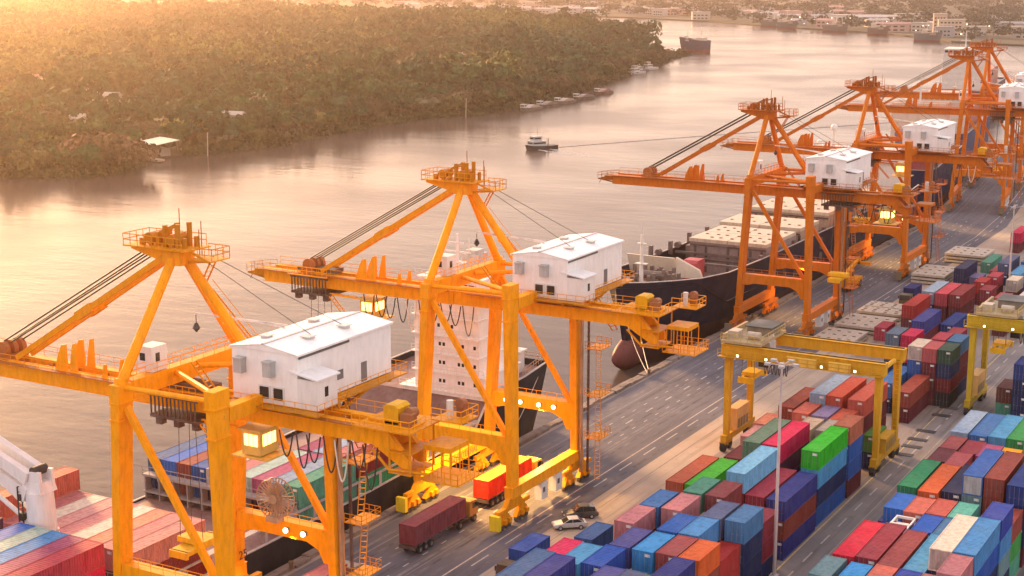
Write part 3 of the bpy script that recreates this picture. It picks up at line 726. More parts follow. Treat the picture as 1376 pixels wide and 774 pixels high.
# ================================================================ ship-to-shore gantry cranes
LIT_ORA=(.93,.355,.004); ORA=(.60,.155,.006); RUST=(.40,.13,.03); GREYP=(.30,.29,.28)  # near cranes: the shared orange with brighter, yellower light put into the colour
def crane(loc,paint,label,trolley=4.0,dark=True,loops=(10,22),reel=False,lamps=(),scale=1,rz=0,mesh_from=None,sign=None):
    P=M['crane']; r=root('gantry_crane',loc,label,'crane','ship to shore gantry cranes along the quay',rz); r.scale=(scale,)*3
    def p(n,mb,col=None,mat=None,par=None,kind=None):
        o=put(n,mb,mat or P,col or paint,par or r)
        if kind: o['kind']=kind
        return o
    xs,xl,W=-5.5,7.0,9.15
    deep=tuple(q*.8 for q in paint)
    for y in(-W,W):
        a=MB(); a.leg(-7.0,y,5.2,-5.55,y,29.4,.95,1.75,1.1,2.1); a.leg(-5.55,y,29.4,xs,y,31.4,1.25,2.2)
        for z,x in ((27.6,-5.65),(29.4,-5.55)): a.box(x-.68,x+.68,y-1.15,y+1.15,z,z+.14)
        p('leg',a)
        a=MB(); a.leg(7.35,y,5.2,7.02,y,30.6,.95,1.75,1.1,2.1); a.leg(7.02,y,30.6,xl,y,32.5,1.3,2.25)
        for z in (27.6,30.6): a.box(7.02-.7,7.02+.7,y-1.2,y+1.2,z,z+.14)
        p('leg',a)
        # portal beam with haunches
        a=MB(); a.prism_y([(-6.3,9.9),(-5.0,9.9),(-3.6,10.3),(3.8,10.3),(5.4,9.6),(6.1,8.2),(6.7,8.2),(6.7,12.1),(-6.0,12.1)],y-.75,y+.75)
        p('portal_beam',a)
        a=MB(); a.rail([(-5.4,y-.7,12.1),(6.2,y-.7,12.1)],1.1,1.6,.04); p('railing',a,None,None,None)
        a=MB(); a.beam((-4.9,y,29.0),(6.6,y,11.8),.62,.62); p('diagonal_brace',a)
        a=MB(); a.tube((-4.9,y,31.0),(6.4,y,31.2),.30,8); p('tie_tube',a)
        a=MB(); a.tube((xl,y*.93,31.3),(-4.8,y*.18,30.9),.32,8); p('plan_brace',a)
        a=MB(); a.tube((xs,y,31.3),(-5.4,y*.10,42.8),.56,10,.50); a.tube((xs,y,31.2),(xs,y*.99,31.9),.7,8)
        p('frame_leg',a)
        for x0 in (-7.0,7.35):
            b=MB(); b.beam((x0,y-4.1,2.55),(x0,y+4.1,2.55),.7,.55); b.prism_x([(y-2.2,2.8),(y+2.2,2.8),(y+.9,4.2),(y-.9,4.2)],x0-.38,x0+.38)
            for q in (-1,1):
                yc=y+q*2.3; b.prism_x([(yc-1.8,.75),(yc+1.8,.75),(yc+1.0,1.7),(yc+.35,2.3),(yc-.35,2.3),(yc-1.0,1.7)],x0-.32,x0+.32)
                for k in (-.55,.55): b.box(x0+.3,x0+.75,yc+k-.3,yc+k+.3,.9,1.5)
            bo=p('bogie',b,deep)
            wv=MB()
            for q in (-3.6,-2.8,-1.8,-1.0,1.0,1.8,2.8,3.6): wv.tube((x0-.2,y+q,.38),(x0+.2,y+q,.38),.37,10)
            p('wheels',wv,(.10,.07,.05),M['steel'],bo)['kind']='stuff'
    for x0,nm in((-7.0,'sill_beam'),(7.35,'sill_beam')):
        a=MB(); a.box(x0-.6,x0+.6,-W-1.1,W+1.1,3.75,5.25); a.box(x0-.7,x0+.7,-W-1.15,W+1.15,5.2,5.27); sb=p(nm,a)
        if sign and x0<0:
            cu=bpy.data.curves.new('lettering','FONT'); cu.body=sign; cu.size=1.15; cu.extrude=.012; cu.align_x='CENTER'
            tmp=bpy.data.objects.new('t',cu); me=bpy.data.meshes.new_from_object(tmp); bpy.data.objects.remove(tmp)
            o=put('lettering',me,M['paint'],(.12,.05,.02),sb); o.location=(x0+.615,1.2,4.1); o.rotation_euler=(R(90),0,R(90))
    for y in (-1.4,2.8):
        a=MB(); a.box(6.9,8.0,y-.9,y+.9,1.2,3.5); a.box(6.85,8.05,y-.95,y+.95,3.5,3.6); e=p('electric_cabinet',a,(.72,.70,.66),M['white'])
        a=MB(); a.box(8.0,8.03,y-.5,y+.1,2.2,2.9); p('vent',a,(.06,.06,.06),M['paint'],e)
    for x0_ in (-8.0,6.6):
        a=MB(); a.box(x0_,x0_+1.5,-W-4.9,-W-4.3,.5,2.5); p('buffer',a,(.85,.62,.03) if sign else (.2,.15,.1))
    # upper cross beams
    a=MB(); a.box(xs-.6,xs+.6,-8.0,8.0,29.7,31.5); p('cross_beam',a)
    a=MB(); a.box(xl-.6,xl+.6,-8.0,8.0,29.0,30.5); p('cross_beam',a)
    for q in (.6,-.6):
        a=MB(); a.rail([(xs+q,-8,31.5),(xs+q,8,31.5)],1.1,1.8,.04); p('railing',a)
    a=MB(); a.box(xs-1.6,xs+.3,-4.9,-2.6,31.55,34.2); k=p('checker_cabin',a,(.72,.70,.66),M['white'])
    a=MB(); a.box(xs+.3,xs+.33,-4.3,-3.7,32.6,33.5); p('window',a,None,M['glass'],k); a=MB(); a.box(xs-1.3,xs-.6,-4.93,-4.9,32.7,33.5); p('window',a,None,M['glass'],k)
    # boom and girder: twin boxes
    for y in (-1.35,1.35):
        a=MB(); a.box(-39.3,-6.3,y-.3,y+.3,26.95,28.8); a.box(-39.3,-6.3,y-.42,y+.42,28.78,28.86); a.box(-39.3,-6.3,y-.42,y+.42,26.9,26.97); p('boom',a)
        a=MB(); a.box(-6.2,20,y-.3,y+.3,26.95,28.8); a.box(-6.2,20,y-.42,y+.42,28.78,28.86); a.prism_y([(20,26.95),(23.5,25.0),(24.2,25.0),(24.2,26),(21.5,28.8),(20,28.8)],y-.28,y+.28); p('girder',a)
    a=MB()
    for x in np.arange(-38,20,4.1): a.box(x-.2,x+.2,-1.05,1.05,27.9,28.5)
    p('cross_ties',a,RUST)
    for x0_,x1_,y0_ in ((-39.5,-7,-2.5),(-39.5,-7,1.75),(-4,20,-2.5)):
        a=MB(); a.box(x0_,x1_,y0_,y0_+.75,28.75,28.83); p('walkway',a,RUST)
    for y in (-2.5,2.5):
        for xa,xb in ((-39.5,-7),(13,22)): a=MB(); a.rail([(xa,y,28.8),(xb,y,28.8)],1.1,2.2,.035); p('railing',a,tuple(q*.9 for q in paint))
    # nose frame
    a=MB(); a.prism([( -43.2,-.8),(-39.3,-1.6),(-39.3,1.6),(-43.2,.8)],27.6,27.75)
    for y in (-1.1,1.1): a.beam((-43,y*.7,27.7),(-39.3,y,28.4),.18,.25); a.beam((-43,y*.7,27.7),(-39.3,y,27.2),.18,.25)
    a.box(-41.4,-39.6,-1.3,1.3,27.7,28.5); a.rail([(-39.4,-1.7,28.3),(-42,-1.3,28.0),(-43.2,-.9,27.8),(-43.2,.9,27.8),(-42,1.3,28.0),(-39.4,1.7,28.3)],1.2,1.2,.04); a.beam((-43.3,0,26.6),(-42.7,0,27.6),.1,.1)
    p('boom_tip_platform',a,tuple(q*.62 for q in paint))
    # upright brackets and sheaves on the boom
    for x,h,wd in ((-21.6,3.0,1.3),(-19.9,3.3,.8),(-15.4,1.5,.5)):
        for y in (-1.3,1.3):
            a=MB(); a.prism_y([(x-wd,28.8),(x+wd*.4,28.8),(x+wd*.35,28.8+h),(x-.15,28.8+h*.96),(x-wd*.6,28.8+h*.55)],y-.12,y+.12); p('boom_bracket',a)
    a=MB()
    for y in (-1.2,0,1.2): a.tube((-31.3,y-.3,29.9),(-31.3,y+.3,29.9),1.0,14)
    a.box(-32.6,-30.2,-1.6,1.6,28.8,29.4); p('sheave_block',a,RUST)
    for y in (-1.1,1.1):
        a=MB(); q0=Vector((-6.6,y*.8,42.9)); q1=Vector((-29.2,y,29.2)); md=q0.lerp(q1,.52)
        a.beam(q0,q1,.34,.62); a.beam(md-(q1-q0).normalized()*1.3,md+(q1-q0).normalized()*1.3,.55,.95); p('forestay',a,tuple(q*.85 for q in paint))
        for k in (0,.45):
            a=MB(); a.tube((-9.4+k*2.2,y*.6+k,43.4),(-31.6+k*2,y*.8+k,30.7),.10,5); p('hoist_rope',a,None,M['cable'])
    # apex
    a=MB(); a.box(-6.6,-4.2,-1.1,1.1,42.2,43.6); a.prism_y([(-11,43.5),(-6.5,42.4),(-4,42.4),(-4,43.9),(-11,43.95)],-1.0,1.0); p('apex_head',a)
    a=MB(); a.box(-11.2,-2.6,-2.0,2.0,43.9,44.05); a.box(-2.7,.2,-1.2,1.6,43.0,43.12); a.beam((-3,-1.1,44),(-.4,-1.1,43.0),.14,.25); a.beam((-4,0,42.5),(-.8,0,42.9),.3,.3); p('apex_platform',a,tuple(q*.8 for q in paint))
    for pts in ([(-3.2,2,44),(-11.1,2,44),(-11.1,-2,44),(-3.2,-2,44)],[(-2.6,-1.2,43.1),(.2,-1.2,43.1),(.2,1.6,43.1),(-2.6,1.6,43.1)]):
        a=MB(); a.rail(pts,1.25,1.0,.05); p('railing',a,tuple(q*.75 for q in paint))
    a=MB()
    for x,hh,wd in ((-9.4,.7,.5),(-8.2,1.1,.35),(-7.2,1.5,.3),(-6.2,2.3,.34),(-5.3,1.4,.3),(-4.5,2.5,.36),(-3.6,1.1,.3)):
        for y in (-.9,.9): a.box(x-wd/2,x+wd/2,y-.22,y+.22,44.05,44.05+hh)
    a.beam((-7,-.9,45.5),(-4.4,-.9,46.4),.15,.2); a.beam((-9.6,.9,44.7),(-6.2,.9,46.2),.15,.2)
    for x in (-8.4,-5.4): a.tube((x,-1.1,44.8),(x,1.1,44.8),.62,12)
    p('hoist_sheaves',a,tuple(q*.55 for q in paint))
    for q in ((-5.0,0,48.1),(-2.9,.9,46.8),(-1.9,-.6,46.2)):
        a=MB(); a.tube((q[0],q[1],43.1),q,.055,5); p('antenna',a,RUST)
    # backstay with stairway
    a=MB(); a.tube((-4.6,.5,42.6),(3.4,3.6,29.3),.54,10,.50); a.tube((-.8,2.0,36.2),(-.6,2.1,35.8),.62,10); p('backstay',a)
    a=MB(); a.ladder((-1.6,1.4,43.0),(-3.6,1.6,39.8),.8); a.ladder((-3.2,2.4,39.2),(1.2,4.2,33.2),.9); a.box(.8,2.6,3.4,5.2,33.0,33.1); a.ladder((2.2,5.0,33),(3.8,5.4,29.6),.9); a.rail([(.8,3.4,33.1),(.8,5.2,33.1),(2.6,5.2,33.1),(2.6,3.4,33.1)],1.1,.9,.05); a.beam((-3.4,2.9,40.2),(1.0,4.7,34.2),.06,.06); p('stairway',a,tuple(q*.8 for q in paint))
    for y0,y1 in ((-.7,1.0),(.9,6.5)):
        a=MB(); a.tube((-1.5,y0,43.2),(10,y1+2,35.4),.035,4,cap=False); p('guy_wire',a,None,M['cable'])
    # machinery house
    a=MB(); a.box(3.7,11.9,-2.75,13.7,29.65,35.15); a.prism_y([(3.55,35.1),(12.05,35.1),(7.8,35.75)],-2.85,13.8)
    hs_=p('machinery_house',a,(.82,.80,.77),M['white'])
    a=MB(); a.add([(3.45,-2.95,35.14),(7.8,-2.95,35.80),(7.8,13.9,35.80),(3.45,13.9,35.14),(12.15,-2.95,35.14),(12.15,13.9,35.14)],[(0,1,2,3),(1,4,5,2)])
    a.box(3.45,3.6,-2.95,13.9,34.95,35.16); a.box(12.0,12.15,-2.95,13.9,34.95,35.16); p('roof',a,(.86,.85,.83),M['white'],hs_)
    a=MB(); a.box(7.6,8.0,-2.9,13.85,35.72,35.86); p('ridge_cap',a,(.45,.43,.42),M['paint'],hs_)
    for x,y in ((5.6,.5),(5.5,8.6),(9.6,2.2),(9.9,8.0)):
        a=MB(); a.box(x-.45,x+.45,y-.45,y+.45,35.3,35.72); a.box(x-.6,x+.6,y-.6,y+.6,35.72,35.8); p('roof_vent',a,(.55,.53,.51),M['white'],hs_)
    for x in (5.0,8.7):
        a=MB(); a.box(x-.5,x+.5,-3.6,-2.75,32.6,34.1); a.box(x-.56,x+.56,-3.7,-2.7,34.05,34.2); v_=p('air_unit',a,(.42,.43,.42),M['paint'],hs_)
    for x in (7.8,9.55):
        a=MB(); a.box(x-.75,x+.75,-2.86,-2.7,29.75,31.55); w_=p('louvre_frame',a,(.70,.67,.63),M['white'],hs_)
    for x in (7.8,9.55):
        a=MB(); a.box(x-.55,x+.55,-2.92,-2.8,30.2,31.4)
        for k in range(4): a.box(x-.55,x+.55,-2.97,-2.9,30.3+k*.28,30.38+k*.28)
        p('louvre',a,None,M['glass'],hs_)
    a=MB(); a.box(11.8,14.3,-2.72,.6,29.65,32.7); an=p('annex',a,(.74,.72,.69),M['white'],hs_)
    a=MB(); a.add([(11.0,-2.95,33.3),(14.5,-2.95,32.75),(14.5,.9,32.75),(11.0,.9,33.3),(11.0,-2.95,33.45),(14.5,-2.95,32.9),(14.5,.9,32.9),(11.0,.9,33.45)],[(0,3,2,1),(4,5,6,7),(0,1,5,4),(1,2,6,5),(2,3,7,6),(3,0,4,7)]); p('annex_roof',a,(.76,.75,.73),M['white'],hs_)
    for y,z0,z1,dy in ((-1.2,30.9,31.9,.28),):
        a=MB(); a.box(14.3,14.33,y-dy,y+dy,z0,z1); p('annex_window',a,None,M['glass'],hs_)
    for y,z0,z1,dy,nm in ((4.2,31.0,32.0,.7,'window'),(8.6,29.8,31.9,.5,'door')):
        a=MB(); a.box(11.9,11.95,y-dy,y+dy,z0,z1); p(nm,a,(.16,.15,.15),M['paint'],hs_)
    a=MB(); a.box(11.93,11.99,-2.5,6,34.6,34.85); p('gutter',a,(.10,.10,.10),M['paint'],hs_)
    a=MB(); a.box(3.0,15.2,-4.0,-2.75,29.45,29.6); a.box(11.9,13.4,-4,14.6,29.4,29.55); a.box(3.0,3.7,-4,14.6,29.45,29.6)
    for y in (-2,2.5,7.5,12.5): a.box(3.2,12.6,y-.2,y+.2,28.86,29.45)
    for x in (4.2,11.2): a.box(x-.25,x+.25,-2.7,13.7,28.87,29.5)
    for x in (4.2,11.2): a.beam((x,13,29.2),(x,2,26.5),.3,.35)
    p('house_deck',a,tuple(q*.62 for q in paint))
    a=MB(); a.rail([(3.0,-4,29.6),(15.2,-4,29.6),(15.2,.9,29.6),(13.4,.9,29.6),(13.4,14.6,29.6),(3,14.6,29.6)],1.1,1.4,.04); p('railing',a,tuple(q*.8 for q in paint))
    a=MB(); a.ladder((3.2,-4.2,29.6),(.2,-4.6,33.4),.9); a.ladder((13.6,2,29.5),(17.6,0,25.8),.9); p('access_stair',a,tuple(q*.7 for q in paint))
    a=MB(); a.beam((4.0,6.0,35.4),(-4.0,.6,36.9),.16,.22); a.beam((4.2,5.6,35.2),(1,3.9,36.0),.12,.12); jb=p('service_jib',a,(.66,.6,.56),M['paint'])
    a=MB(); a.tube((-3.9,.65,36.8),(-3.9,.65,35.9),.05,5); a.tube((-3.9,.65,35.9),(-3.9,.65,35.3),.15,8,.42); a.tube((-3.9,.65,35.3),(-3.9,.65,34.9),.42,8,.08); p('hook_block',a,(.02,.02,.025),M['paint'],jb)
    # rear platforms
    a=MB(); a.box(18.5,25.2,-2.9,3.2,28.9,29.05); a.box(25.2,28.6,1.0,4.2,29.5,29.62); a.box(19,24.5,-.9,.9,28.86,29.3); pf=p('winch_platform',a,tuple(q*.8 for q in paint))
    for pts in ([(18.5,-2.9,29.05),(25.2,-2.9,29.05),(25.2,1.0,29.05)],[(25.2,1,29.6),(28.6,1,29.6),(28.6,4.2,29.6),(25.2,4.2,29.6)]):
        a=MB(); a.rail(pts,1.15,1.0,.05); p('railing',a,None,None,pf)
    a=MB(); a.box(20.9,22.6,-.9,1.1,29.05,30.7); a.prism_y([(20.8,30.7),(22.7,30.7),(22.3,31.0),(21.2,31.0)],-.95,1.15); p('winch_cover',a,(.70,.36,.01))
    a=MB(); a.tube((23.4,-.4,30.3),(23.4,.9,30.1),.5,12); a.box(22.9,24.2,-1.0,.0,29.05,30.3); p('winch_drum',a,(.33,.13,.05))
    a=MB(); a.tube((26.6,2.2,29.6),(26.6,2.2,31.4),.35,8); p('hydraulic_tank',a,(.62,.56,.5))
    a=MB(); a.tube((27.3,2.8,31.0),(27.3,3.6,30.9),.5,12); a.box(26.9,27.7,2.9,3.8,29.6,30.8); p('cable_drum',a,(.33,.12,.05))
    a=MB()
    for x in (22.4,24.8):
        for y in (-2.2,2.0): a.beam((x,y,24.6),(x,y,28.9),.14,.14)
    for z in (24.6,26.7): a.box(22.3,24.9,-2.3,2.1,z,z+.1)
    a.tube((20.3,-2.0,26.6),(22.3,-2.2,24.9),.14,6); a.tube((22.3,-2.2,24.9),(26.5,-1.6,24.9),.14,6)
    p('service_frame',a,tuple(q*.75 for q in paint))
    a=MB(); a.box(24.9,29.4,-1.0,3.6,23.9,24.05); a.box(25.2,28.2,-.4,3.0,26.9,27.4)
    for x in (25.2,26.2,27.2,28.2):
        for y in (-.4,3.0): a.beam((x,y,24),(x,y,27),.09,.09)
    a.rail([(24.9,-1,24.05),(29.4,-1,24.05),(29.4,3.6,24.05),(24.9,3.6,24.05)],1.1,.8,.045); p('maintenance_cage',a,tuple(q*.85 for q in paint))
    # lift mast on the far landside leg
    a=MB(); a.box(8.05,8.35,8.7,9.2,2,27.5); lf=p('lift_mast',a,(.42,.24,.13),M['paint'])
    a=MB(); a.box(8.6,8.85,9.9,10.2,1.8,27.6)
    for z in np.arange(2,27,.7): a.box(8.55,8.9,9.85,9.9,z,z+.12)
    p('cable_rack',a,(.10,.05,.04),M['paint'],lf)
    a=MB()
    for z in (7.2,13.4,20.2):
        a.box(8.9,11.2,8.6,12.2,z,z+.1); a.rail([(8.9,8.6,z),(11.2,8.6,z),(11.2,12.2,z),(8.9,12.2,z)],1.1,.9,.045); a.ladder((10.8,9,z-5.8),(9.3,12,z),.7)
    p('stair_landings',a,tuple(q*.72 for q in paint))
    if reel:
        rl=MB(); c=Vector((-.2,8.2,14.7)); rl.tube(c+Vector((0,-.5,0)),c+Vector((0,.5,0)),.55,12)
        for k in range(30):
            t=2*math.pi*k/30; e=Vector((math.cos(t),0,math.sin(t)))
            for sd_ in (-.5,.5): rl.beam(c+e*.5+Vector((0,sd_*.6,0)),c+e*2.25+Vector((0,sd_,0)),.07,.16,up=(0,1,0))
        pts=[c+Vector((math.cos(2*math.pi*k/30)*2.25,0,math.sin(2*math.pi*k/30)*2.25)) for k in range(31)]
        for sd_ in (-.5,.5): rl.path([q+Vector((0,sd_,0)) for q in pts],.07,5)
        rl.box(-1.0,.6,7.4,8.6,12.1,12.8); p('cable_reel',rl,(.42,.30,.20))
    # trolley, cabin, ropes and spreader
    T=trolley
    a=MB(); a.box(T-3.4,T+3.4,-2.7,2.7,25.9,26.2)
    for x in np.arange(T-3.2,T+3.3,.55): a.box(x-.06,x+.06,-2.75,-2.6,26.2,28.6)
    a.box(T-3.4,T+3.4,-2.85,-2.75,28.3,28.6); a.box(T-3.3,T+3.3,-1.2,1.2,28.95,29.6); a.box(T-3.3,T+3.3,2.6,2.75,26.2,28.6)
    for x in (-2.5,0,2.5): a.box(T+x-.4,T+x+.4,-2.4,-1.6,25.1,25.9)
    tr=p('trolley',a,(.10,.055,.04),M['paint'])
    a=MB(); a.rail([(T-3.5,-3.2,28.9),(T+3.5,-3.2,28.9)],1.1,.9,.045); a.beam((T-3.5,-3.2,28.8),(T+3.5,-3.2,28.8),.3,.12); p('trolley_rail',a,None,None,tr)
    cx=T+9.2
    a=MB(); a.box(cx-1.2,cx+1.2,-1.5,1.5,23.3,25.9); a.box(cx-1.5,cx+1.5,-1.8,1.8,25.9,26.1); a.box(cx-2.2,cx+2.4,-2.0,2.0,23.05,23.2)
    cb=p('operator_cabin',a,(.75,.50,.12))
    a=MB()
    for q in (-.85,-.25,.35): a.box(cx+q,cx+q+.5,-1.54,-1.5,24.3,25.5)
    for q in (-1.05,-.3,.45): a.box(cx+1.2,cx+1.24,q,q+.6,24.3,25.5); p('cabin_window',a,(1,1,1),M['lit'],cb)
    a=MB(); a.beam((T+3,-1.8,26.2),(cx-1.5,-1.8,26.1),.3,.3); p('cabin_hanger',a,None,None,cb)
    a=MB(); a.beam((T+3,1.8,26.2),(cx-1.5,1.8,26.1),.3,.3); p('cabin_hanger',a,None,None,cb); a=MB(); a.ladder((T+3.4,-2.2,26.0),(cx-2.4,-2.3,22.6),.8); p('cabin_ladder',a,None,None,cb)
    zs=11.0
    for x in (-1.6,1.6):
        for y in (-.9,.9):
            a=MB(); a.tube((T+x*.7,y*.9,25.9),(T+x,y,zs+1.2),.045,4); p('fall_rope',a,None,M['cable'])
    a=MB(); a.box(T-1.9,T+1.9,-1.1,1.1,zs+.6,zs+1.2); a.box(T-1.2,T+1.2,-3.0,3.0,zs,zs+.5)
    for y in (-3.0,3.0): a.box(T-1.22,T+1.22,y-.2,y+.2,zs-.3,zs+.5)
    p('spreader',a,(.75,.42,.02))
    # festoon cable loops
    x0,x1=loops; n=max(2,int((x1-x0)/1.7)); k=0
    for i in range(n):
        xa=x0+(x1-x0)*i/n; xb=x0+(x1-x0)*(i+1)/n; sag=rnd.uniform(2.6,4.6)
        pts=[(xa+(xb-xa)*q/10,-2.2+.5*(i%2),26.9-sag*(1-(2*q/10-1)**2)) for q in range(11)]
        a=MB(); a.path(pts,.085,5); p('festoon_cable',a,(.70,.62,.52) if i%6==4 else None,M['paint'] if i%6==4 else M['cable'])
    # lit floodlights under the far portal beam, and the light they throw on the quay
    for j,x in enumerate(lamps):
        a=MB(); a.box(x-.3,x+.3,W-1.05,W-.75,11.0,11.5); fl=p('floodlight_housing',a,(.2,.2,.2),M['paint'])
        a=MB(); a.tube((x,W-1.2,11.22),(x,W-1.05,11.22),.30,12); p('floodlight_lens',a,(1,1,1),M['lamp'],fl)
    return r
def flood(r,x,y,z,e,size=100,aim=(0,0,-1)):
    l=bpy.data.lights.new('floodlight','SPOT'); l.energy=e; l.color=(1,.55,.16); l.spot_size=R(size); l.spot_blend=.8; l.shadow_soft_size=.4
    o=bpy.data.objects.new('floodlight',l); COL.objects.link(o); o.parent=r; o.location=(x,y,z); o.rotation_euler=Vector(aim).to_track_quat('-Z','Y').to_euler()
C1=crane((-103,119.45,0),LIT_ORA,'nearest yellow gantry crane at the left, with a cable reel on its portal',-4.5,loops=(9,21),reel=True,lamps=(1.2,3.6))
cu=bpy.data.curves.new('lettering','FONT'); cu.body='25'; cu.size=1.5; cu.extrude=.012
tmp=bpy.data.objects.new('t',cu); me=bpy.data.meshes.new_from_object(tmp); bpy.data.objects.remove(tmp)
lg=[o for o in COL.objects if o.parent==C1 and o.name.startswith('leg')][2]
o=put('number',me,M['paint'],(.10,.03,.01),lg); o.location=(-6.27,8.8,5.9); o.rotation_euler=(R(90),0,R(90))
C2=crane((-103,176.85,0),LIT_ORA,'second yellow gantry crane, standing over the red truck',-30.2,loops=(-21,-3),lamps=(-3.6,-1.2,1.8,4.2),sign='N  EXTERNAL')
C3=crane((-103,294.15,0),ORA,'third gantry crane, orange, standing beside the dark hulled ship',10.5,loops=(14,21),lamps=(2,))
C4=crane((-103,363.15,0),ORA,'fourth gantry crane, orange, right behind the third one',-6.0,loops=(12,21),lamps=(2,))
C5=crane((-105.6,472.5,0),ORA,'fifth gantry crane, orange, where the quay bends',5,loops=(14,21),scale=1.04,rz=R(7))
C6=crane((-112.2,527,0),ORA,'farthest orange gantry crane at the right edge',5,loops=(14,21),scale=1.04,rz=R(7))
for c_,e in ((C1,10000),(C2,15000)):
    flood(c_,2,8.0,10.6,e,130,(0,-.35,-1)); flood(c_,-2,-8.2,10.6,e,130,(0,.3,-1)); flood(c_,-2,-2,26,e*.5,110)
for c_,e in ((C3,5000),(C4,8000)): flood(c_,0,7,10.8,e,130,(0,.3,-1))
# ================================================================ ships
def hull(r,st,navy,red,zc,deckcol,name='hull',bul=1.0,drop=None):
    """st: stations (y, half width at deck, z deck, half width at zc, half width at bottom, y shift at bottom)"""
    up=MB();lo=MB();vs=[];vl=[]
    for y,hd,zd,hm,hb,dy in st:
        vs+=[(-hd,y,zd+bul),(-hd*.5-hm*.5,y+dy*.3,(zd+zc)/2),(-hm,y+dy*.6,zc),(hm,y+dy*.6,zc),(hd*.5+hm*.5,y+dy*.3,(zd+zc)/2),(hd,y,zd+bul)]
        vl+=[(-hm,y+dy*.6,zc),(-hb,y+dy,-8),(hb,y+dy,-8),(hm,y+dy*.6,zc)]
    n=len(st)
    for i in range(n-1):
        for a in (0,1,3,4): pass
    fs=[]
    for i in range(n-1):
        for a in (0,1): fs.append((6*i+a,6*i+a+1,6*(i+1)+a+1,6*(i+1)+a))
        for a in (3,4): fs.append((6*i+a,6*i+a+1,6*(i+1)+a+1,6*(i+1)+a))
    e=6*(n-1); fs+=[(0,5,4,3,2,1),(e,e+1,e+2,e+3,e+4,e+5)]
    up.add(vs,fs); h=put(name,up,M['hull'],navy,r)
    fl=[]
    for i in range(n-1):
        for a in (0,2): fl.append((4*i+a,4*i+a+1,4*(i+1)+a+1,4*(i+1)+a))
    fl+=[(0,3,2,1),(4*(n-1),4*(n-1)+1,4*(n-1)+2,4*(n-1)+3)]
    lo.add(vl,fl); put(name+'_bottom',lo,M['hull'],red,r)
    d=MB(); dv=[]
    for y,hd,zd,hm,hb,dy in st: z_=zd if not drop or y<drop[0] else drop[1]; dv+=[(-hd+.15,y,z_),(hd-.15,y,z_)]
    d.add(dv,[(2*i,2*i+1,2*i+3,2*i+2) for i in range(n-1)]); put('deck',d,M['paint'],deckcol,r)
    c=MB()
    for i in range(n-1):
        for s in (-1,1): c.beam((s*st[i][1],st[i][0],st[i][2]+bul+.05),(s*st[i+1][1],st[i+1][0],st[i+1][2]+bul+.05),.35,.14)
    put('bulwark_cap',c,M['paint'],(.45,.42,.40),r)
    return h
# ---- ship A: near container ship, stern away from the camera
r=root('container_ship',(-125.9,140,0),'near container ship with white deckhouse, loaded with pink, blue and green containers','ship')
DK=(.018,.018,.024)
hull(r,[(-90,12.4,2.6,12.4,12,0),(20,12.4,2.6,12.4,12,0),(47,12.4,3.2,12.2,10,0),(52,12.4,8.0,12.2,9,0),(63,12.3,8.4,11.9,6,-2),(72,11.6,8.8,10.2,3,-6)],DK,(.20,.04,.03),-3.4,(.20,.10,.08))
# deckhouse: decks one above the other
zz=2.6; decks=[(13.0,11.8,3.2),(12.4,11.6,3.0),(11.6,10.8,2.9),(10.6,10.6,2.9),(10.6,10.4,2.9),(10.4,10.2,2.9),(10.4,10.0,2.9)]
dk=None
for i,(hw,dd,hh) in enumerate(decks):
    a=MB(); hw=min(hw,11.4); xl_=-3.4 if i<2 else -1.0; a.box(xl_,hw,52-.0,52+dd,zz,zz+hh-.14); a.box(xl_-.35,hw+.25,51.5,52+dd+.3,zz+hh-.14,zz+hh)
    d=put('deckhouse_level',a,M['white'],(.88,.85,.80),r)
    a=MB(); a.rail([(xl_-.3,51.6,zz+hh),(hw+.2,51.6,zz+hh)],1.0,1.3,.05); put('deck_rail',a,M['white'],(.74,.71,.66),d)
    for x in ([.6,1.3,3.6,4.3,7.0,7.7,9.8] if i<5 else [1,3.4,5.8,6.5,8.6]):
        if rnd.random()<.72:
            a=MB(); a.box(x-.22,x+.22,51.97,52.02,zz+1.2,zz+1.75); put('window',a,M['glass'],None,d)
    zz+=hh
a=MB(); a.box(-4.5,12.2,51.2,58,zz,zz+.3); a.box(-.6,10.4,51.6,58.5,zz+.3,zz+3.0); wb=put('wheelhouse',a,M['white'],(.78,.75,.71),r)
for k in range(9):
    a=MB(); a.box(-.3+k*1.17,.6+k*1.17,51.5,51.62,zz+1.4,zz+2.5); put('bridge_window',a,M['glass'],None,wb)
for pts in ([(-4.4,51.3,zz+.3),(-.7,51.3,zz+.3)],[(10.5,51.3,zz+.3),(12.5,51.3,zz+.3)],[(-.5,51.7,zz+3),(10.3,51.7,zz+3)]):
    a=MB(); a.rail(pts,1.1,1.2,.05); put('railing',a,M['white'],(.7,.68,.65),r)
a=MB(); zt=zz+3; a.tube((5,55,zt),(5,55,zt+6.5),.36,8,.16); a.box(2.6,7.4,54.9,55.1,zt+3.6,zt+3.8); a.box(3.8,6.2,54.3,55.7,zt+2,zt+2.2); a.tube((2.9,55,zt+3.6),(2.9,55,zt+5.6),.08,5); a.tube((7.1,55,zt+3.6),(7.1,55,zt+6),.08,5); a.box(3.7,6.3,54.6,54.8,zt+5,zt+5.25); put('radar_mast',a,M['white'],(.75,.73,.7),r)
a=MB(); a.box(3.4,6.2,59,62,zt-4,zt+2.6); a.box(3.8,5.8,59.3,61.6,zt+2.6,zt+3.2); put('funnel',a,M['paint'],(.55,.50,.44),r)
a=MB(); a.prism([(-8.2,63),(-5,63),(-5,69),(-8.2,69)],9.6,9.8)
for x in (-1.5,1.0,3.5,6): a.box(x-.15,x+.15,64.6,64.9,8.4,12.2)
a.box(-3,9.4,63.5,69,12.0,12.3); a.box(8.2,9.0,64,68.8,8.4,12.0); put('aft_deckhouse',a,M['white'],(.66,.63,.6),r)
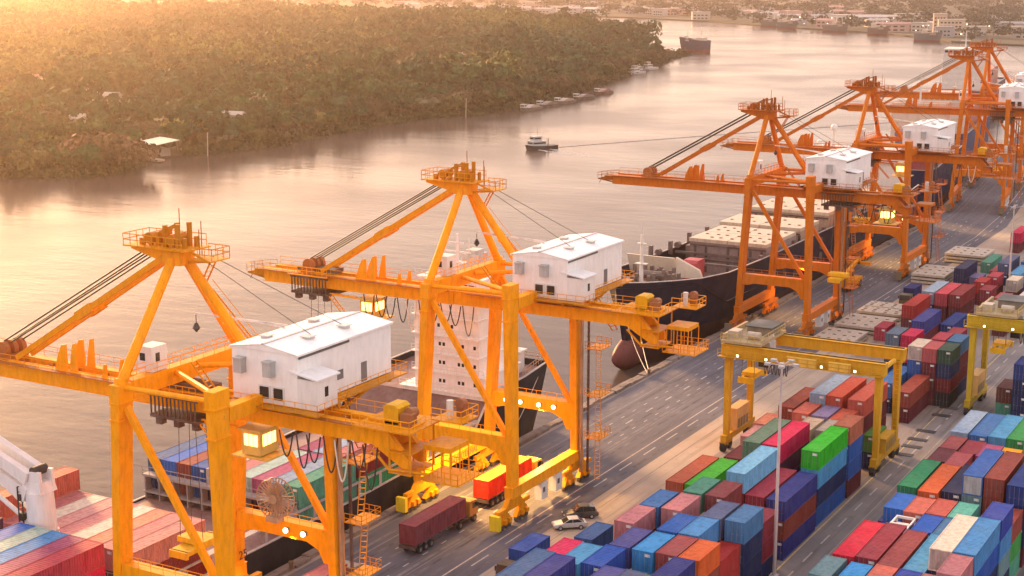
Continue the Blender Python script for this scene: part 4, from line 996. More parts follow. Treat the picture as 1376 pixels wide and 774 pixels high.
a=MB(); a.prism_x([(64,12.9),(69,12.9),(68.2,14.1),(64.6,14.1)],4.5,6.8); a.box(4.6,6.7,63.8,69.2,12.3,12.9); put('lifeboat',a,M['paint'],(.62,.03,.03),r)
a=MB(); a.rail([(12.0,63,9.5),(11,71.6,9.9),(-11,71.6,9.9)],1.1,1.1,.06); put('railing',a,M['paint'],(.45,.25,.15),r)
# lashing bridges and open side passage
for y in (4.2,-24.9):
    a=MB()
    for k in range(11): a.box(-12.2+k*2.42,-12.0+k*2.42,y-.5,y+.6,2.6,6.8)
    a.box(-12.4,12.2,y-.6,y+.7,6.6,6.9); a.box(-12.4,12.2,y-.6,y+.7,4.4,4.6); a.rail([(-12.4,y-.6,6.9),(12.2,y-.6,6.9)],1.1,1.2,.05); put('lashing_bridge',a,M['paint'],(.33,.28,.26),r)
a=MB()
for k in range(26): a.box(11.5,12.2,-80+k*4.9,-79.4+k*4.9,2.6,5.4)
a.box(11.2,12.3,-85,50,5.4,5.7); put('side_stanchions',a,M['paint'],(.36,.34,.35),r)
a=MB(); a.box(-12,12.0,-85,50,2.62,3.5); put('hatch_coaming',a,M['paint'],(.24,.12,.10),r)
# deck crane of the ship
k=root('ship_crane',(-125.0,113.9,2.6),'white cylindrical deck crane of the ship at the lower left corner','crane')
a=MB(); a.tube((0,0,0),(0,0,8.2),1.7,24,1.62); put('pedestal',a,M['white'],(.72,.69,.66),k,smooth=False)
a=MB(); a.tube((0,0,8.2),(0,0,8.4),1.78,24); a.tube((0,0,8.6),(0,0,8.8),1.78,24); a.tube((0,0,8.4),(0,0,8.6),1.66,24); put('slewing_ring',a,M['paint'],(.36,.34,.33),k)
a=MB(); a.tube((0,0,8.8),(-.1,0,13.4),1.6,24,1.5); a.leg(-.1,0,13.4,-.2,0,14.6,2.9,2.5,2.4,2.3); a.prism_y([(-.9,13.4),(1.3,13.4),(1.1,15.9),(-.3,15.8)],-1.1,-.7); a.prism_y([(-.9,13.4),(1.3,13.4),(1.1,15.9),(-.3,15.8)],.7,1.1); put('tower',a,M['white'],(.74,.71,.69),k)
a=MB(); a.tube((.0,-.9,15.8),(.0,.9,15.8),.55,14); put('top_sheave',a,M['cable'],None,k)
a=MB(); a.beam((-1.0,-1.0,13.0),(-19,-1.6,20.6),.7,1.6,.5,.8); a.beam((-1.0,1.0,13.0),(-19,1.6,20.6),.7,1.6,.5,.8)
a.beam((-.6,-1.0,15.0),(-8,-1.1,17.9),.9,1.5,.7,1.0); a.beam((-.6,1.0,15.0),(-8,1.1,17.9),.9,1.5,.7,1.0)
for q in range(4): a.beam((-3-q*4,-1,13.9+q*1.7),(-3-q*4,1,13.9+q*1.7),.4,.4)
put('jib',a,M['white'],(.75,.72,.70),k)
a=MB(); a.tube((-1.4,-.7,9.8),(-12,-1.2,15.6),.28,8,.22); a.tube((-1.4,.7,9.8),(-12,1.2,15.6),.28,8,.22); put('luffing_ram',a,M['white'],(.70,.68,.68),k)
a=MB()
for z in (10,12.3): a.box(-2.0,-1.5,-1.4,-.6,z,z+.8)
a.ladder((-1.8,-1.3,9),(-1.8,-1.3,14),.6); put('crane_fittings',a,M['cable'],None,k)
# ---- ship B: dark hulled ship, bow towards the camera
r=root('bulk_ship',(-124.3,256,0),'dark navy ship with red forefoot and beige hatch covers beside the third crane','ship')
NV=(.010,.011,.032)
hull(r,[(2,.4,12.3,.5,.3,6),(6,4.2,12.0,1.4,.8,4),(12,7.4,11.6,3.8,2.6,2),(20,9.7,10.9,6.6,5.4,0),(32,10.8,10.1,9.6,9,0),(52,11,9.8,11,10.6,0),(165,11,9.8,11,10.6,0),(178,10,10,9.6,8,0)],NV,(.045,.02,.02),1.4,(.17,.10,.085),bul=1.1,drop=(30,5.2))
a=MB(); pr=[]
for i in range(9):
    t=i/8; yy=1.2+9*t; rr=2.5*math.sin(min(1,t*1.25+.16)*math.pi/2)
    for q in range(12):
        an=2*math.pi*q/12; pr.append((rr*math.cos(an)*.85,yy,-1.6+rr*1.3*math.sin(an)))
a.add(pr,[(12*i+q,12*i+(q+1)%12,12*(i+1)+(q+1)%12,12*(i+1)+q) for i in range(8) for q in range(12)]+[tuple(range(11,-1,-1))]); put('bulb_bow',a,M['hull'],(.17,.055,.05),r,smooth=True)
a=MB(); a.tube((0,13,11.6),(0,13,21),.42,10,.25); a.box(-1.2,1.2,12.4,13.6,15.2,15.35); a.box(-.9,.9,12.6,13.4,19.2,19.35); a.tube((0,13,21),(0,13,23.6),.07,5); put('foremast',a,M['white'],(.72,.68,.62),r)
a=MB(); a.prism_x([(27,10.4),(27.5,10.4),(25.8,14.4),(25.3,14.4)],-9,1.5); a.prism_y([(1.5,10.4),(7.4,10.4),(6.6,12.2),(1.5,14.4)],26.2,27.1); put('breakwater',a,M['white'],(.70,.60,.46),r)
a=MB()
for q in range(26):
    x=rnd.uniform(-6,6);y=rnd.uniform(11,23); a.box(x-.3,x+.3,y-.3,y+.3,10.8,rnd.uniform(12.4,13.6))
a.tube((-3,18,12.2),(3,18,12.2),.8,12); tag(put('mooring_gear',a,M['paint'],(.17,.12,.10),r),kind='stuff')
a=MB(); a.box(2.2,5.2,28.5,32.5,5.2,13.0); a.prism_x([(28.3,13),(32.7,13),(32.0,13.6),(29,13.6)],2.1,5.3); put('red_deck_locker',a,M['paint'],(.42,.03,.05),r)
blocks=[(55,74,13.3,-7.6,10.2),(77,90,13.6,-9.4,10.2),(97,112,14.4,-9.4,10.2),(117,150,13.6,-9.4,10.2)]
for bi,(y0,y1,zt,xa,xb) in enumerate(blocks):
    a=MB(); a.box(xa,xb,y0,y1,5.0,zt-.8); hb=put('hold_block',a,M['paint'],(.27,.21,.20) if bi==0 else (.40,.27,.19),r)
    if bi==0:
        a2=MB(); a2.box(-10,-7.6,y0+3,y1,5.0,zt-2.4); a2.box(-9.4,10.2,y0-3,y0-.3,5.0,5.7); put('hold_step',a2,M['paint'],(.22,.15,.14),hb)
    nseg=2 if bi in(0,) else 1
    for s in range(nseg):
        a=MB(); ya=y0-.2+(y1-y0+.4)*s/nseg; yb=y0-.2+(y1-y0+.4)*(s+1)/nseg-.25
        for hx in range(2): a.box(xa-.2+hx*(xb-xa+.4)/2,xa-.2+(hx+1)*(xb-xa+.4)/2-.15,ya,yb,zt-.78,zt-.02*hx)
        hc=put('hatch_cover',a,M['paint'],(.60,.50,.37),hb)
        a=MB()
        for i in range(7):
            for j in range(2):
                if rnd.random()<.8: x=xa+1.5+i*(xb-xa-3)/6+rnd.uniform(-.3,.3); yq=ya+(yb-ya)*(.3+.4*j); a.box(x-.3,x+.3,yq-.3,yq+.3,zt-.03,zt+.14)
        tag(put('lashing_socket',a,M['paint'],(.2,.13,.09),hc),kind='stuff')
    a=MB()
    for tier in range(2):
        z0=5.7+tier*(zt-6.7)/2; z1=z0+(zt-6.7)/2-.7
        for i in range(10):
            if rnd.random()<.8: x=xa+1.2+i*2.6; a.box(x-.3,x+.3,y0-.06,y0+.05,z0+.2,z1)
        a.box(xa,xb,y0-.25,y0-.02,z1+.1,z1+.45)
    put('end_openings',a,M['paint'],(.085,.055,.055),hb)
a=MB()
for k in range(11):
    y=40+k*10.4; a.box(-10.9,-10.2,y,y+1.0,10,12.6+rnd.random()); a.box(10.2,10.9,y,y+1.2,10,11.6); a.box(-10.6,10.2,y+3.2,y+3.7,9.8,10.3)
    a.tube((-10.6,y+4,11.4),(-10.6,y+5.2,11.4),.7,10)
tag(put('deck_fittings',a,M['paint'],(.13,.09,.08),r),kind='stuff')
a=MB(); a.box(-9.5,9.5,156,170,9.8,19.5); d=put('deckhouse',a,M['white'],(.72,.67,.60),r)
a=MB(); a.box(-13.8,11.8,155,164,19.5,19.9); a.box(-13.6,11.6,155.4,163,19.9,22.6); a.box(-13.9,11.9,155.1,163.2,22.6,22.9); wb=put('wheelhouse',a,M['white'],(.72,.66,.58),r)
for i in range(13):
    a=MB(); a.box(-13+i*1.9,-11.7+i*1.9,155.28,155.42,20.9,22.1); put('bridge_window',a,M['glass'],None,wb)
a=MB(); a.tube((-9,158,22.9),(-9,158,27.5),.5,8); a.tube((2.4,159,22.9),(2.4,159,34),.55,8,.3); a.box(.2,4.6,158.8,159.2,27.2,27.6); a.box(-.4,5.2,158.7,159.1,30.6,30.9); a.rail([(-13.8,155.2,22.9),(11.8,155.2,22.9)],1.1,1.5,.06)
put('radar_mast',a,M['white'],(.74,.69,.62),r)
a=MB()
for (x,y,z,q) in ((-9,158,28.3,1.0),(-13,158,24,.8)):
    pr=[]
    for i in range(7):
        for j in range(10): t=math.pi*i/6;u=2*math.pi*j/10; pr.append((x+q*math.sin(t)*math.cos(u),y+q*math.sin(t)*math.sin(u),z+q*math.cos(t)))
    a.add(pr,[(10*i+j,10*(i+1)+j,10*(i+1)+(j+1)%10,10*i+(j+1)%10) for i in range(6) for j in range(10)])
put('satellite_dome',a,M['white'],(.78,.74,.70),r,smooth=True)
a=MB(); a.box(6,10,166,171,18.5,27.5); a.box(5.8,10.2,165.8,171.2,26,27); put('funnel',a,M['paint'],(.08,.09,.16),r)
# ---- ship C further on, behind the fourth crane
def far_ship(loc,rz,label,L,hw,col,houses,zd=9):
    r=root('cargo_ship',loc,label,'ship',None,rz)
    hull(r,[(0,.3,zd+2.5,.3,.2,4),(5,hw*.5,zd+2,hw*.2,.4,3),(13,hw*.85,zd+1,hw*.6,hw*.3,0),(26,hw,zd,hw*.95,hw*.8,0),(L,hw,zd,hw*.95,hw*.9,0)],col,(.22,.06,.05),-2,(.3,.22,.2))
    for (y0,y1,z1,c,nm) in houses:
        a=MB(); a.box(-hw*.8,hw*.8,y0,y1,zd,z1)
        for z in np.arange(zd+3,z1,3.0): a.box(-hw*.83,hw*.83,y0-.2,y1+.2,z-.15,z)
        d=put(nm,a,M['white'],c,r)
        if nm=='deckhouse':
            for i in range(9):
                a=MB(); a.box(-hw*.75+i*hw*.165,-hw*.75+i*hw*.165+hw*.12,y0-.3,y0-.02,z1-1.9,z1-.7); put('window',a,M['glass'],None,d)
            a=MB(); a.tube((0,y0+3,z1),(0,y0+3,z1+9),.4,6,.2); a.box(-2.5,2.5,y0+2.8,y0+3.2,z1+4,z1+4.4); put('mast',a,M['white'],(.7,.66,.6),d)
    a=MB(); a.box(-1,1,6,8,zd+2,zd+4.5); a.tube((0,9,zd+2),(0,9,zd+9),.3,6); put('bow_gear',a,M['white'],(.66,.58,.46),r)
    return r
far_ship((-128.8,452,0),R(7),'dark blue hulled ship beyond the fourth crane, cream block behind its bow',95,11,(.012,.02,.085),[(60,74,27,(.66,.55,.42),'deckhouse'),(24,40,13,(.30,.05,.05),'cargo_block'),(42,57,14,(.30,.22,.28),'cargo_block')])
far_ship((-146,560,0),R(7),'cream upperworks of a ship behind the farthest cranes',110,12,(.05,.07,.16),[(30,52,24,(.62,.53,.44),'deckhouse'),(56,90,17,(.42,.12,.09),'cargo_block')])
far_ship((-186,760,0),R(7),'distant white ship moored at the bend, top right',130,13,(.10,.10,.14),[(40,60,30,(.68,.62,.55),'deckhouse'),(66,110,18,(.45,.2,.15),'cargo_block')])
# mooring lines and bollards
for nm,p0,p1,lb in (('bow',(-123.6,258.5,9.5),(-111.2,244.0,.7),'left of two pale mooring lines from the dark bow to the quay'),('bow2',(-121.6,260.5,9.5),(-111.2,244.8,.7),'right of two pale mooring lines from the dark bow to the quay'),('stern',(-114.4,210,9.2),(-111.2,190.5,.7),'mooring line from the stern of the near ship to the quay')):
    a=MB(); q0=Vector(p0);q1=Vector(p1); a.path([q0.lerp(q1,k/8)-Vector((0,0,1.2*(1-(2*k/8-1)**2))) for k in range(9)],.07,5)
    tag(put('mooring_line',a,M['paint'],(.55,.45,.38)),lb,'mooring line')
for k,y in enumerate((140,166,190.5,217,244.4,270,296,322,350,378,404)):
    a=MB(); a.tube((0,0,0),(0,0,.65),.28,10,.22); a.tube((0,0,.65),(0,0,.85),.38,10,.34); tag(put('bollard',a,M['steel'],(.16,.10,.05),loc=(-111.1,y,.45)),'squat rusty mooring bollard standing on the quay kerb','bollard','mooring bollards along the quay kerb')
# ================================================================ small craft
def boat(loc,rz,label,L,hw,col,cat='boat',top=None,mast=True,cab=(.5,.52,.5),name='river_boat',group=None):
    r=root(name,loc,label,cat,group,rz)
    st=[(-L/2,.15,2.0,.12,.1,1.0),(-L*.4,hw*.7,1.7,hw*.5,.3,.5),(-L*.2,hw,1.4,hw*.9,hw*.6,0),(L*.3,hw,1.2,hw*.9,hw*.6,0),(L/2,hw*.8,1.3,hw*.7,hw*.5,0)]
    a=MB(); vs=[]
    for y,hd,zd,hm,hb,dy in st: vs+=[(-hd,y,zd),(-hm,y+dy,-.9),(hm,y+dy,-.9),(hd,y,zd)]
    n=len(st); a.add(vs,[(4*i+q,4*i+q+1,4*i+q+5,4*i+q+4) for i in range(n-1) for q in range(3)]+[(4*i,4*i+4,4*i+7,4*i+3) for i in range(n-1)]+[(0,3,2,1),(4*n-4,4*n-3,4*n-2,4*n-1)])
    put('hull',a,M['paint'],col,r)
    for (y0,y1,z0,z1,w_) in (top or [(-L*.25,L*.1,1.3,3.6,.75),(-L*.2,-.02*L,3.6,5.6,.6)]):
        a=MB(); a.box(-hw*w_,hw*w_,y0,y1,z0,z1-.15); a.box(-hw*w_-.15,hw*w_+.15,y0-.2,y1+.2,z1-.15,z1); d=put('cabin',a,M['white'],cab,r)
        a=MB(); a.box(-hw*w_-.03,hw*w_+.03,y0+.3,y1-.3,z1-1.2,z1-.55); a.box(-hw*w_+.2,hw*w_-.2,y0-.03,y1+.03,z1-1.2,z1-.55); put('window',a,M['glass'],None,d)
    if mast:
        a=MB(); a.tube((0,-L*.1,5),(0,-L*.1,9),.09,5); a.tube((.6,L*.05,3),(.6,L*.05,7),.07,5); a.tube((0,L*.25,1.2),(0,L*.25,4.2),.25,6); put('mast',a,M['paint'],(.3,.25,.2),r)
    return r
boat((-312,571,ZW+.2),R(-28.3),'small dark tugboat with pale cabin under way in mid river',15.5,2.6,(.02,.022,.028),'tugboat',[(-5.2,1.6,1.3,3.4,.8),(-4.4,-.4,3.4,5.4,.62)],name='tugboat')
a=MB()
for q in range(520):
    t_=rnd.random()**1.6; x=-8.5+t_*46; sg=rnd.choice((-1,1)); half=min(3.0,1.0+(x+8.5)*.35) if x<10 else 3.0+(x-10)*.10
    y=sg*half+rnd.gauss(0,.35+max(0,x)*.035) if rnd.random()<.6 or x<8 else rnd.gauss(0,1.3)
    s_=rnd.uniform(.12,.5)*(1-.6*t_); h_=.03+.12*(1-t_)
    a.add([(x-s_*2,y-s_*.5,-.05),(x+s_*2,y-s_*.4,-.05),(x+s_*1.6,y+s_*.5,-.05),(x-s_*1.7,y+s_*.4,-.05),(x,y,h_)],[(0,1,4),(1,2,4),(2,3,4),(3,0,4)])
o=put('bow_foam',a,M['white'],(.78,.72,.66)); o.location=(-312,571,ZW); o.rotation_euler=(0,0,R(-22)); 
tag(o,'white foam round the waterline of the tugboat',None,None,'stuff')
mb=MB()
for q in range(150):
    x=9+q*2.8; y=1.4*math.sin(x*.021)+q*.02; y2=1.4*math.sin((x+2.8)*.021)+(q+1)*.02; w_=.7+.4*math.sin(q*1.7)**2
    mb.add([(x,y-w_,-.05),(x+3,y2-w_,-.05),(x+3,y2+w_,-.05),(x,y+w_,-.05),(x,y,.16),(x+3,y2,.16)],[(0,1,5,4),(1,2,5),(2,3,4,5),(3,0,4)])
o=put('wake_ripples',mb,M['paint'],(.06,.045,.04)); o.location=(-312,571,ZW); o.rotation_euler=(0,0,R(61.7)); tag(o,'long line of dark ripples trailing behind the tugboat',None,None,'stuff')
for i,(x,y,lb,c) in enumerate([(-401,722,'nearest barge of the moored string, with a pale wheelhouse','0.42,.33,.26'),(-402.5,744,'second barge of the moored string, with a grey load','.2,.15,.13'),(-404,767,'third barge of the moored string, carrying a pale heap','.36,.28,.22'),(-407,796,'fourth barge of the moored string along the dark bank','.18,.13,.12'),(-414,836,'reddish barge at the far end of the moored string','.3,.14,.11')]):
    c=tuple(float(q) for q in c.split(',')); b_=boat((x,y,ZW+.2),R(-3+rnd.uniform(-3,3)),lb,20,2.7,tuple(q*.35 for q in c),'barge',[(-8.5,-6,1.5,3.6,.5)],False,(.6,.55,.48),'barge','barges moored along the dark bank')
    a=MB(); a.prism_x([(-4,1.3),(8,1.3),(6.5,2.3),(2,2.8),(-2,2.2)],-2,2); put('cargo_heap',a,M['paint'],c,b_)
for i,(x,y,lb) in enumerate([(-470,1002,'white moored boat at the dark end of the wooded bank'),(-476,1020,'second moored boat at the wooded bank, dark hull'),(-480,1046,'third moored boat under the trees near the point')]):
    boat((x,y,ZW+.2),R(-12),lb,18,2.6,(.5,.47,.43) if i!=1 else (.1,.08,.09),'boat',None,False,(.62,.58,.52),'river_boat','boats moored near the wooded point')
far_ship((-557,1277,0),R(260),'dark purple cargo ship coming from behind the wooded point',30,5,(.07,.06,.11),[(20,27,8.5,(.62,.54,.42),'deckhouse'),(9,19,6.5,(.5,.42,.34),'cargo_block')],5)
# ================================================================ distant bank: ships, buildings, trees
for i,(x,y,c,lb) in enumerate([(-664,1822,(.12,.12,.14),'cream boat with tall upperworks, leftmost at the distant bank'),(-622,1776,(.10,.09,.10),'dark freighter with pink upperworks at the distant bank'),(-543,1722,(.20,.16,.14),'pale ferry in the middle of the distant bank'),(-480,1668,(.22,.11,.08),'reddish ship with cream upperworks at the distant bank'),(-395,1560,(.14,.15,.17),'grey boat close to the beige block on the distant bank')]):
    far_ship((x,y,-1),R(62+i*3),lb,26+4*(i%3),4.5,tuple(.5*q+.08 for q in c),[(15,22,8+1.5*(i%2),(.56,.46,.36),'deckhouse'),(6,14,5,(.34,.25,.21),'cargo_block')],3)  # hull colours mixed paler, haze put into the colour of the distant boats
FB=[]
for i in range(70):
    x=rng.uniform(-1500,-230); 
    # shoreline y at x
    ys=[y0+(y1-y0)*(x-x0)/(x1-x0) for (x0,y0),(x1,y1) in zip(far[2:13],far[3:14]) if x0<=x<=x1]
    if not ys: continue
    y=ys[0]+18+abs(rng.normal(0,220)); FB.append((x,y))
GL=['pale low building among trees on the distant bank','grey low warehouse on the distant bank','pinkish roofed shed on the distant bank','white block building on the distant bank']
def building(x,y,L,W,h,c,rc,label,group='buildings on the distant bank',rz=0,nw=4):
    r=root('building',(x,y,-3),label,'building',group,rz)
    a=MB(); a.box(-L/2,L/2,-W/2,W/2,0,h); wl=put('wall',a,M['white'],c,r)
    a=MB(); a.box(-L/2-.4,L/2+.4,-W/2-.4,W/2+.4,h,h+.7) if h>9 else a.prism_x([(-W/2-.6,h-.05),(W/2+.6,h-.05),(0,h+2.2)],-L/2-.4,L/2+.4); put('roof',a,M['paint'],rc,r)
    for fl in range(max(1,int(h/4))):
        a=MB()
        for k in range(nw): a.box(-L*.42+k*L*.84/nw,-L*.42+(k+.6)*L*.84/nw,-W/2-.1,-W/2+.1,fl*4+1.4,fl*4+3)
        tag(put('window_row',a,M['glass'],None,wl),kind='stuff')
for i,(x,y) in enumerate(FB):
    q=i%4; building(x,y,rng.uniform(14,42),rng.uniform(10,16),rng.uniform(5,11),[(.5,.44,.38),(.36,.34,.34),(.5,.33,.28),(.62,.57,.5)][q],[(.45,.40,.36),(.33,.32,.32),(.46,.24,.19),(.58,.54,.5)][q],GL[q],rz=rng.uniform(-.3,.6))
building(-412,1660,27,16,17,(.58,.45,.33),(.5,.4,.3),'large beige block on the distant bank at the top right',None,.3,6)
building(-428,1676,14,14,22,(.52,.38,.28),(.45,.33,.25),'taller brown tower behind the large beige block',None,.3,4)
building(-310,1640,70,14,12,(.5,.42,.36),(.45,.38,.33),'long pale hall right of the large beige block',None,.2,9)
building(-880,2140,130,16,7,(.52,.36,.28),(.55,.36,.28),'long reddish shed on the far left of the distant bank',None,.1,10)
building(-600,1990,80,14,8,(.55,.48,.44),(.52,.42,.36),'long low hall left of centre on the distant bank',None,.2,8)
# lit lamps of the town
for i in range(85):
    x=rng.uniform(-700,-230)
    ys=[y0+(y1-y0)*(x-x0)/(x1-x0) for (x0,y0),(x1,y1) in zip(far[2:13],far[3:14]) if x0<=x<=x1]
    if not ys: continue
    y=ys[0]+6+abs(rng.normal(0,150)); h=rng.uniform(3,9); q=rng.uniform(.2,.48)
    a=MB(); a.tube((0,0,0),(0,0,h),.15,4); o=put('lamp_post',a,M['paint'],(.2,.2,.2),loc=(x,y,-3)); tag(o,'small lit lamp in the town on the distant bank','lamp','lit lamps of the distant town')
    a=MB(); a.box(-q,q,-q,q,h,h+q*1.4); put('lamp_head',a,M['dot'],(1,1,1),o)
Q=[]
n=0
for tries in range(60000):
    if n>=2600: break
    x=rng.uniform(-2600,200); y=rng.uniform(1430,4200); az=math.degrees(math.atan2(-x,y))
    if az>51 or az<7: continue
    d=math.hypot(x,y)
    if rng.random()>min(1,(1900/d)**1.5) or not inside(far,x,y): continue
    if any(abs(x-hx)<15 and -24<(y-hy)<12 for hx,hy in FB): continue
    if -470<x<-370 and 1600<y<1720: continue
    cl=CL[rng.integers(len(CL))][::2]; a=rng.uniform(0,6.28); s=rng.uniform(.6,1.5); ca,sa=math.cos(a)*s,math.sin(a)*s
    qx=cl[...,0]*ca-cl[...,1]*sa+x; qy=cl[...,0]*sa+cl[...,1]*ca+y; qz=cl[...,2]*s*.8-3
    Q.append(np.stack([qx,qy,qz],-1).reshape(-1,3)); n+=1
me=quad_mesh('far_trees',np.concatenate(Q)); me.materials.append(M['leaf']); tag(put('far_trees',me,M['leaf'],(.06,.06,.045)),'hazy belt of trees and town greenery on the distant bank','wood',kind='stuff')
# ================================================================ yard gantries
YG=(.62,.34,.02)
def yard_gantry(loc,label,paint,tx):
    P=M['crane']; r=root('yard_gantry',loc,label,'crane','rubber tyred yard gantries'); W=4.9; X=11.6
    def p(n,mb,col=None,mat=None,par=None): return put(n,mb,mat or P,col or paint,par or r)
    for sx in (-1,1):
        for sy in (-1,1):
            a=MB(); a.leg(sx*X,sy*W,2.0,sx*(X-.05),sy*W*.96,15.0,.75,.95,.95,1.35); a.box(sx*X-.8,sx*X+.8,sy*W*.96-.95,sy*W*.96+.95,14.7,15.0); p('leg',a)
        a=MB(); a.box(sx*X-.45,sx*X+.45,-W-1.2,W+1.2,1.5,2.5); p('sill_beam',a)
        for sy in (-1,1):
            a=MB(); a.box(sx*X-.5,sx*X+.5,sy*W-1.5,sy*W+1.5,1.15,1.5); a.prism_x([(sy*W-1.7,.7),(sy*W+1.7,.7),(sy*W+.9,1.2),(sy*W-.9,1.2)],sx*X-.3,sx*X+.3); b=p('bogie',a,tuple(q*.7 for q in paint))
            for k in (-1,1):
                a=MB(); a.tube((sx*X-.35,sy*W+k*1.05,.75),(sx*X+.35,sy*W+k*1.05,.75),.75,14); p('tyre',a,None,M['rubber'],b)
        a=MB(); a.box(sx*X-.7,sx*X+.8,-2.6,2.4,2.5,5.8 if sx<0 else 4.6); a.box(sx*X-.75,sx*X+.85,-2.7,2.5,5.8 if sx<0 else 4.6,6.0 if sx<0 else 4.75)
        e=p('power_pack',a,(.66,.40,.14) if sx<0 else tuple(q*.9 for q in paint))
        a=MB()
        for k in range(4): a.box(sx*X+.8,sx*X+.83,-2.2+k*1.15,-1.4+k*1.15,2.8,4.2)
        p('vent_panel',a,(.24,.16,.05),M['paint'],e)
        a=MB(); a.ladder((sx*X+.2,W-1,2.5),(sx*X+.2,W-1.2,15),.6); a.tube((sx*X,-W*.5,15.4),(sx*X,W*.5,15.4),.35,8); p('end_tie',a)
    for sy in (-1,1):
        a=MB(); a.box(-X-1.0,X+1.0,sy*W-.55,sy*W+.55,15.0,16.7); a.box(-X-1.0,X+1.0,sy*W-.8,sy*W+.8,16.68,16.76); p('girder',a)
        a=MB(); a.box(-X-.8,X+.8,sy*W-.12,sy*W+.12,16.76,16.9); p('trolley_rail',a,(.04,.04,.04),M['steel'])
    a=MB(); a.box(-X-1.2,X+.6,-W-1.5,-W-.6,14.9,15.0); a.rail([(-X-1.2,-W-1.5,15),(X+.6,-W-1.5,15)],1.1,1.6,.045); p('walkway',a,tuple(q*.85 for q in paint))
    for k,x in enumerate((-9.5,-5.0,3.5,8.5)):
        a=MB(); a.box(x-.25,x+.25,-W-1.75,-W-1.5,15.2,15.7); h=p('floodlight_housing',a,(.3,.25,.1))
        a=MB(); a.box(x-.15,x+.15,-W-1.8,-W-1.74,15.3,15.6); p('floodlight_lens',a,(1,1,1),M['lamp'],h)
    for x0,x1 in ((-2,2.5),(4.4,7.6)):
        a=MB(); a.box(x0,x1,-W-1.35,-W-.75,15.0,16.2); p('cable_box',a,(.78,.52,.10))
    # trolley on top with dark roofed machinery
    a=MB(); a.box(tx-3.2,tx+3.2,-W-.6,W+.6,16.9,17.3); a.box(tx-3.2,tx-2.8,-W,W,17.3,18.1); t=p('trolley_frame',a,(.42,.33,.18))
    a=MB(); a.box(tx-1.0,tx+2.8,-.3,4.4,17.3,18.6); p('machinery_box',a,(.22,.19,.15),M['paint'],t)
    a=MB(); a.box(tx-1.3,tx+3.1,-.6,4.7,18.6,18.75); p('machinery_roof',a,(.035,.045,.045),M['paint'],t)
    a=MB(); a.box(tx-2.8,tx-1.2,-3.6,-1.4,17.3,18.4); a.tube((tx+.2,-3,17.9),(tx+2.2,-3,17.9),.6,10); a.beam((tx+3,-4,17.4),(tx+4.6,-4,18.6),.5,.4); p('hoist_gear',a,(.48,.42,.33),M['paint'],t)
    a=MB(); a.rail([(tx-3.2,-W-.6,17.3),(tx+3.2,-W-.6,17.3),(tx+3.2,W,17.3)],1.1,1.0,.05); p('railing',a,(.5,.38,.14),None,t)
    a=MB(); a.box(tx+1.6,tx+3.4,-2.2,.2,12.6,14.8); a.box(tx+1.5,tx+3.5,-2.3,.3,14.8,16.9); cb=p('operator_cabin',a,(.46,.44,.42),M['paint'])
    a=MB(); a.box(tx+1.7,tx+3.3,-2.24,-2.2,13.0,14.5); a.box(tx+3.4,tx+3.44,-1.9,-.1,13.0,14.5); p('cabin_window',a,None,M['glass'],cb)
    for x in (-1,1):
        for y in (-2,2):
            a=MB(); a.tube((tx+x,y,17),(tx+x,y,11.6),.05,4); p('fall_rope',a,None,M['cable'])
    a=MB(); a.box(tx-1.2,tx+1.2,-1.6,1.6,11.2,11.7); a.box(tx-1.2,tx+1.2,-3.1,-2.7,10.3,11.2); a.box(tx-1.2,tx+1.2,2.7,3.1,10.3,11.2); a.box(tx-.9,tx-.5,-3,3,10.7,11.2); a.box(tx+.5,tx+.9,-3,3,10.7,11.2); p('spreader',a,(.78,.46,.02))
    a=MB()
    for k in range(7):
        x=tx+3.8+k*.55; a.path([(x+ (.5)*q/8,-W-.7,15-2.0*(1-(2*q/8-1)**2)) for q in range(9)],.07,4)
    p('festoon_cable',a,None,M['cable'])
    return r
yard_gantry((-71.4,216.4,0),'yellow yard gantry spanning the pink lit containers of the left block',YG,-9.5)
yard_gantry((-43.8,254.2,0),'second yellow yard gantry cut off by the right edge',(.52,.36,.025),-7.9)
# ================================================================ light masts
def mast(loc,h,label,arms):
    r=root('light_mast',loc,label,'light mast','tall light masts in the yard')
    a=MB(); a.tube((0,0,0),(0,0,h),.24,10,.13); a.box(-.5,.5,-.5,.5,0,.5); put('pole',a,M['paint'],(.55,.47,.45),r)
    a=MB()
    for k in range(arms):
        t=2*math.pi*k/arms; a.beam((0,0,h-.1),(math.cos(t)*1.5,math.sin(t)*1.5,h+.15),.10,.10)
    a.tube((0,0,h-.4),(0,0,h+.2),.3,10); put('lamp_arm',a,M['paint'],(.5,.45,.43),r)
    for k in range(arms):
        t=2*math.pi*k/arms; c=(math.cos(t)*1.7,math.sin(t)*1.7,h+.15); a=MB(); a.box(c[0]-.35,c[0]+.35,c[1]-.3,c[1]+.3,c[2]-.15,c[2]+.12); put('lamp_head',a,M['paint'],(.42,.40,.40),r)
mast((-58.9,167.2,0),26.8,'slim tall light mast rising in front of the near left stacks',5)
mast((-69.6,345.5,0),20.3,'slim light mast among the far maroon containers',4)
